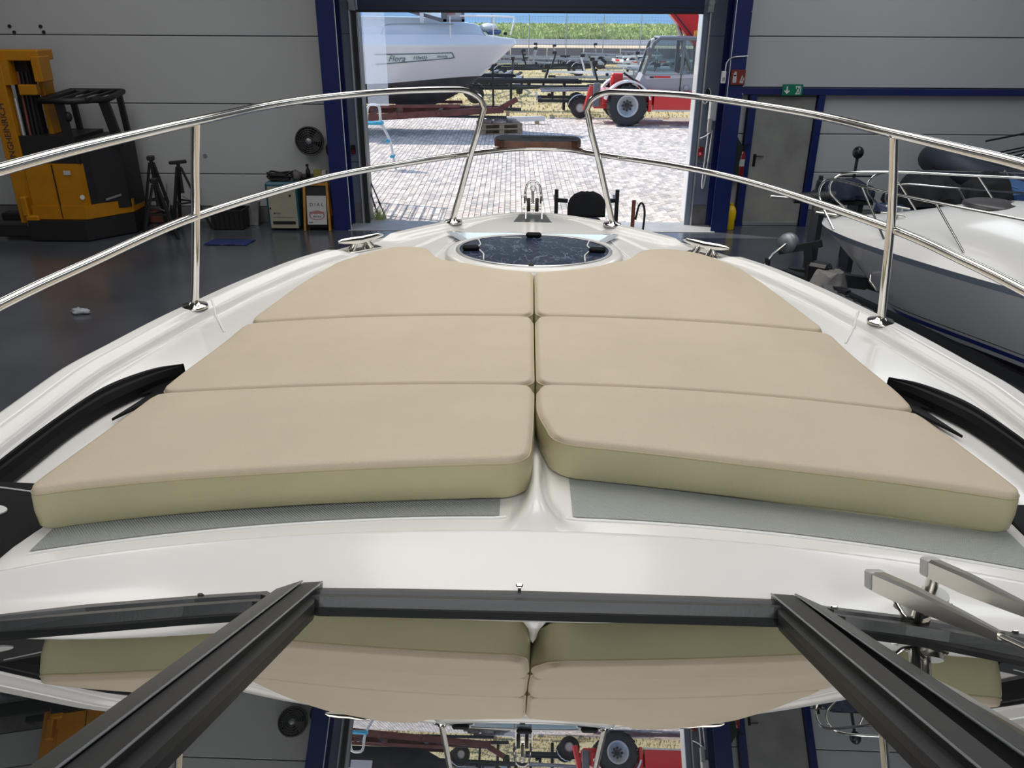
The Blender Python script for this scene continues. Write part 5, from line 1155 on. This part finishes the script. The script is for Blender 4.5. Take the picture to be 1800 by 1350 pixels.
MB().box((-.1, -1.05, .47), (1.9, .08, .05)).build('side_step', 'alu', th)
MB().box((-1.13, -.92, .76), (.12, .30, .66), None, .02).build('frame_bracket', 'redp', th)
def arch(x, r0, r1, a0, a1, y0, y1, nm, m):
    rows = []
    for k in range(17):
        t = R(lerp(a0, a1, k/16)); rows.append([(x+r*math.cos(t), y, .60+r*math.sin(t)) for r, y in ((r0, y0), (r1, y0), (r1, y1), (r0, y1), (r0, y0))])
    MB().loft(rows, smooth=False).build(nm, m, th)
arch(-1.82, .68, .73, 15, 165, -1.14, -.72, 'front_fender', 'hullw'); arch(-1.82, .68, .73, 15, 165, .72, 1.14, 'front_fender', 'hullw')
# front axle frame, carriage head low in front
b = MB(); b.box((-2.55, 0, .70), (.5, .8, .5), None, .03); b.box((-2.95, -.3, .75), (.16, .2, .75), (0, .25, 0), .02); b.build('nose_frame', 'redp', th)
b = MB(); b.box((-2.72, -.42, .86), (.22, .12, .70), None, .02); b.build('nose_plate', 'cabg', th)
b = MB(); b.box((-2.10, -.35, 1.35), (.34, .3, .30), None, .03); b.box((-2.22, -.35, 1.05), (.16, .2, .7), None, .02); b.build('cylinder_bracket', 'redp', th)
MB().tube([(-1.9, -.3, 1.5), (-1.5, -.4, 1.25), (-1.3, -.5, 1.0)], .03, 8).build('hydraulic_hose', 'rubber', th)
# cab
CY0, CY1 = -.92, .02
prof = [(-1.42, .98), (-1.50, 1.28), (-1.36, 1.45), (-1.12, 2.40), (-.96, 2.52), (.22, 2.54), (.36, 2.40), (.40, 1.0)]
b = MB(); b.prism([(-1.15, .95), (-1.48, 1.30), (-1.38, 1.52), (.36, 1.52), (.38, .98)], CY1-CY0, frame((0, CY1, 0), (1, 0, 0), (0, 0, 1))); cb_ = b.build('cab_lower', 'greyp', th)
MB().prism([(-1.28, 1.35), (-1.36, 1.46), (.355, 1.50), (.36, 1.42)], .012, frame((0, CY0-.002, 0), (1, 0, 0), (0, 0, 1))).build('waist_band', mat('pale_mauve_band', (.48, .44, .47), .4), cb_)
MB().box((-.80, CY0-.016, 1.43), (.5, .008, .05)).build('red_stripe', 'redp', cb_); MB().box((-1.12, CY0-.016, 1.42), (.12, .008, .05)).build('model_plate', 'ink', cb_)
MB().box((-.235, CY0-.008, 1.5), (.03, .02, 1.0)).build('door_gap', 'galvd', cb_)
MB().cyl((-.05, CY0-.01, 1.12), (-.05, CY0-.04, 1.12), .07, n=16).build('round_cap', 'galv', cb_)
for y in (CY0, CY1-.0):
    b = MB(); V = lambda x, z: (x, y, z)
    b.bar(V(-1.38, 1.50), V(-1.12, 2.36), .09, .08, (0, 1, 0)); b.bar(V(-1.12, 2.36), V(-.94, 2.50), .09, .08, (0, 1, 0)); b.bar(V(-.96, 2.49), V(.26, 2.49), .07, .09, (0, 1, 0)); b.bar(V(.34, 1.5), V(.30, 2.44), .10, .08, (0, 1, 0)); b.bar(V(-.235, 1.5), V(-.22, 2.48), .09, .08, (0, 1, 0)); b.build('cab_frame', 'cabg', th)
    b = MB(); b.add([V(-1.34, 1.53), V(-.27, 1.53), V(-.26, 2.45), V(-.98, 2.45), V(-1.10, 2.34)], [(0, 1, 2, 3, 4)]); b.build('door_glass', 'cabglass', th)
    b = MB(); b.add([V(-.20, 1.53), V(.30, 1.53), V(.27, 2.45), V(-.19, 2.45)], [(0, 1, 2, 3)]); b.build('rear_quarter_glass', 'cabglass', th)
b = MB(); b.add([(-1.38, CY0, 1.53), (-1.38, CY1, 1.53), (-1.12, CY1, 2.38), (-1.12, CY0, 2.38)], [(0, 1, 2, 3)]); b.build('front_glass', 'cabglass', th)
MB().box((-.35, (CY0+CY1)/2, 2.53), (1.28, CY1-CY0+.06, .06), None, .02).build('cab_roof', 'greyp', th)
MB().box((-.45, -.45, 1.30), (.5, .5, .2), None, .04).build('driver_seat', 'dark', th); MB().box((-.18, -.45, 1.68), (.14, .48, .6), (0, .15, 0), .04).build('seat_back', 'dark', th)
MB().tube([(-.95+.03*math.cos(t), -.45+.18*math.sin(t), 1.72+.17*math.cos(t)) for t in [2*math.pi*k/20 for k in range(20)]], .014, 6, True).build('steering_wheel', 'blackp', th)
b = MB(); b.bar((-1.25, CY0-.05, 2.05), (-1.30, CY0-.10, 2.25), .06, .14); b.build('mirror', 'cabg', th)
MB().cyl((-1.08, -.7, 2.47), (-1.18, -.7, 2.44), .05, n=12).build('work_lamp', 'white', th)
MB().cyl((.16, -.6, 2.56), (.16, -.6, 2.72), .05, n=12).build('beacon', 'amber', th)
b = MB(); b.box((1.25, .55, 1.15), (2.2, .75, .62), None, .06); b.build('engine_cover', 'redp', th)
# boom raised, pivot at the rear
pv0 = Vector((1.45, .12, 1.5)); dr_ = Vector((-1, 0, 1.05)).normalized(); upv = Vector((1.05, 0, 1)).normalized()
b = MB(); b.bar(pv0-dr_*.3, pv0+dr_*5.2, .42, .62, tuple(upv), .02); bo = b.build('boom', 'redp', th)
MB().bar(pv0-dr_*.2-Vector((0, .215, 0))-upv*.20, pv0+dr_*5.2-Vector((0, .215, 0))-upv*.20, .02, .03, tuple(upv)).build('boom_seam', 'galvd', bo)
MB().bar(pv0+dr_*5.0, pv0+dr_*6.6, .30, .44, tuple(upv), .02).build('inner_boom', 'redp', bo)
MB().bar(pv0+dr_*6.5, pv0+dr_*6.7-Vector((0, 0, .9)), .8, .2, (1, 0, 0), .02).build('boom_head', 'redp', bo)
MB().cyl((.45, .12, 1.0), tuple(pv0+dr_*2.2-upv*.3), .07, n=12).build('lift_cylinder', 'steel_b', th)
b = MB(); b.prism([(.9, .9), (2.1, .9), (1.9, 1.85), (1.2, 1.85)], .5, frame((0, .42, 0), (1, 0, 0), (0, 0, 1))); b.build('boom_tower', 'redp', th)
# ------------------------------------------------------------------ parked boat trailers
def make_trailer(label, m='galv', rail='galv'):
    o = thing('boat_trailer', label, 'trailer', (0, 0, 0), 0, 'empty boat trailers parked in the yard')
    MB().box((2.0, 0, .52), (3.2, .09, .10)).build('drawbar', m, o); MB().box((3.7, 0, .55), (.34, .12, .10), None, .02).build('coupling', 'galvd', o)
    for s in (-1, 1):
        MB().box((-.9, s*.62, .52), (3.0, .08, .10)).build('side_rail', m, o); MB().bar((.6, s*.62, .52), (2.2, s*.05, .52), .07, .10).build('frame_arm', m, o)
        MB().bar((-2.3, s*.42, .80), (.2, s*.30, .86), .10, .06).build('bunk', rail, o)
        for x in (-1.9, -.1): MB().box((x, s*.40, .68), (.06, .06, .26)).build('bunk_post', m, o)
        T = Matrix.Translation((-1.0, s*.92, .33)) @ Matrix.Rotation(R(90), 4, 'X')
        t = MB().lathe([(.18, -.09), (.31, -.09), (.33, -.05), (.33, .05), (.31, .09), (.18, .09)], T, 22).build('tyre', 'tyre', o); MB().lathe([(0, .03), (.08, .05), (.18, .03), (.18, -.09), (0, -.03)], T, 18).build('rim', 'rim', t)
        rows = [[(-1.0+.42*math.cos(R(a)), s*.92+y, .33+.42*math.sin(R(a))) for y in (-.12, .12)] for a in range(10, 171, 20)]
        MB().loft(rows, smooth=False).build('fender', rail, o)
    for x in (-2.3, -1.0, .5): MB().box((x, 0, .50), (.08, 1.3, .08)).build('cross_member', m, o)
    for x in (-2.0, -.3, 1.2): MB().cyl((x, -.12, .64), (x, .12, .64), .06, n=10).build('keel_roller', 'forkb', o)
    MB().bar((1.75, 0, .52), (2.0, 0, 1.30), .08, .08, (1, 0, 0)).build('winch_post', m, o); MB().box((1.9, 0, 1.28), (.22, .16, .14), None, .02).build('winch', 'galvd', o)
    MB().box((-2.42, 0, .62), (.05, 1.5, .14)).build('lamp_board', rail, o)
    return o
A = make_trailer('dark steel boat trailer parked just behind the big boat bow', 'galvd')
Wt = make_trailer('white boat trailer with red markings parked left of the telehandler', 'hullw', 'hullw')
for x in (-1.6, -.6, .2): MB().box((x, -.665, .53), (.5, .012, .07)).build('red_marking', 'redp', Wt)
MB().box((-2.45, 0, .62), (.02, .5, .10)).build('red_marking', 'redp', Wt)
A.location = (-.6, 33.8, 0); A.rotation_euler = (0, 0, R(8))
Wt.location = (5.2, 42.2, 0); Wt.rotation_euler = (0, 0, R(172))
Gt = make_trailer('galvanised boat trailer at far left of the parked row', 'galv')
for k, (x, y, rz, lab) in enumerate(((5.3, 36.6, 176, 'dark steel boat trailer second in front of the parked row'), (.2, 45.2, 8, 'dark steel boat trailer behind the bow post of the red trailer'), (2.4, 48.0, 186, 'dark steel boat trailer in middle of the parked row'), (11.6, 42.6, 4, 'dark steel boat trailer seen through the telehandler cab window'), (-.45, 37.8, 78, 'dark steel boat trailer seen end on beside the big boat bow'), (3.2, 29.2, 0, 'dark steel boat trailer with its wheel just left of the telehandler'))):
    c = copy_tree(A); c.location = (x, y, 0); c.rotation_euler = (0, 0, R(rz)); c['label'] = lab
Gt.location = (-.6, 51.0, 0); Gt.rotation_euler = (0, 0, R(-15))
for k, (x, y, rz, lab) in enumerate(((4.4, 54.5, 172, 'galvanised boat trailer in the last row before the fence'), (9.0, 48.0, 8, 'galvanised boat trailer far right, seen past the telehandler cab'), (5.4, 39.4, 184, 'galvanised boat trailer in front of the first white one'), (7.6, 34.5, 168, 'galvanised boat trailer directly behind telehandler front wheel'), (8.3, 45.4, 175, 'galvanised boat trailer just left of the one seen past the telehandler cab'), (-.5, 57.2, 5, 'galvanised boat trailer close to fence on the left'), (7.2, 57.4, 178, 'galvanised boat trailer close to fence on the right'))):
    c = copy_tree(Gt); c.location = (x, y, 0); c.rotation_euler = (0, 0, R(rz)); c['label'] = lab
c = copy_tree(Wt); c.location = (8.4, 52.5, 0); c.rotation_euler = (0, 0, R(20)); c['label'] = 'white boat trailer farther back with red markings behind the first white one'
# long dark steel pipes lying on trestles
tp_ = thing('pipe_stack', 'long dark steel profiles on trestles between boat bow and telehandler', 'pipes', (.9, 31.0, 0))
for k, (y, z, x0, x1) in enumerate(((-.3, .96, -4.6, 1.5), (-.1, .98, -4.4, 1.4), (.15, .97, -4.8, .9), (.0, 1.13, -4.2, -.9))): MB().box(((x0+x1)/2, y, z), (x1-x0, .13, .13)).build('steel_profile', 'galvd', tp_)
for x in (-3.8, -1.0, .9): MB().box((x, -.05, .45), (.09, .5, .90)).build('trestle', 'galvd', tp_)
lp = thing('low_pipe', 'single long dark pipe lying low in front of the steel profiles', 'pipe', (-1.4, 28.9, 0)); MB().bar((-2.6, .2, .32), (1.65, -.2, .22), .10, .10).build('pipe', 'galvd', lp)
for x in (-2.2, 1.2): MB().box((x, 0, .10), (.12, .4, .20)).build('bearer', 'pal', lp)
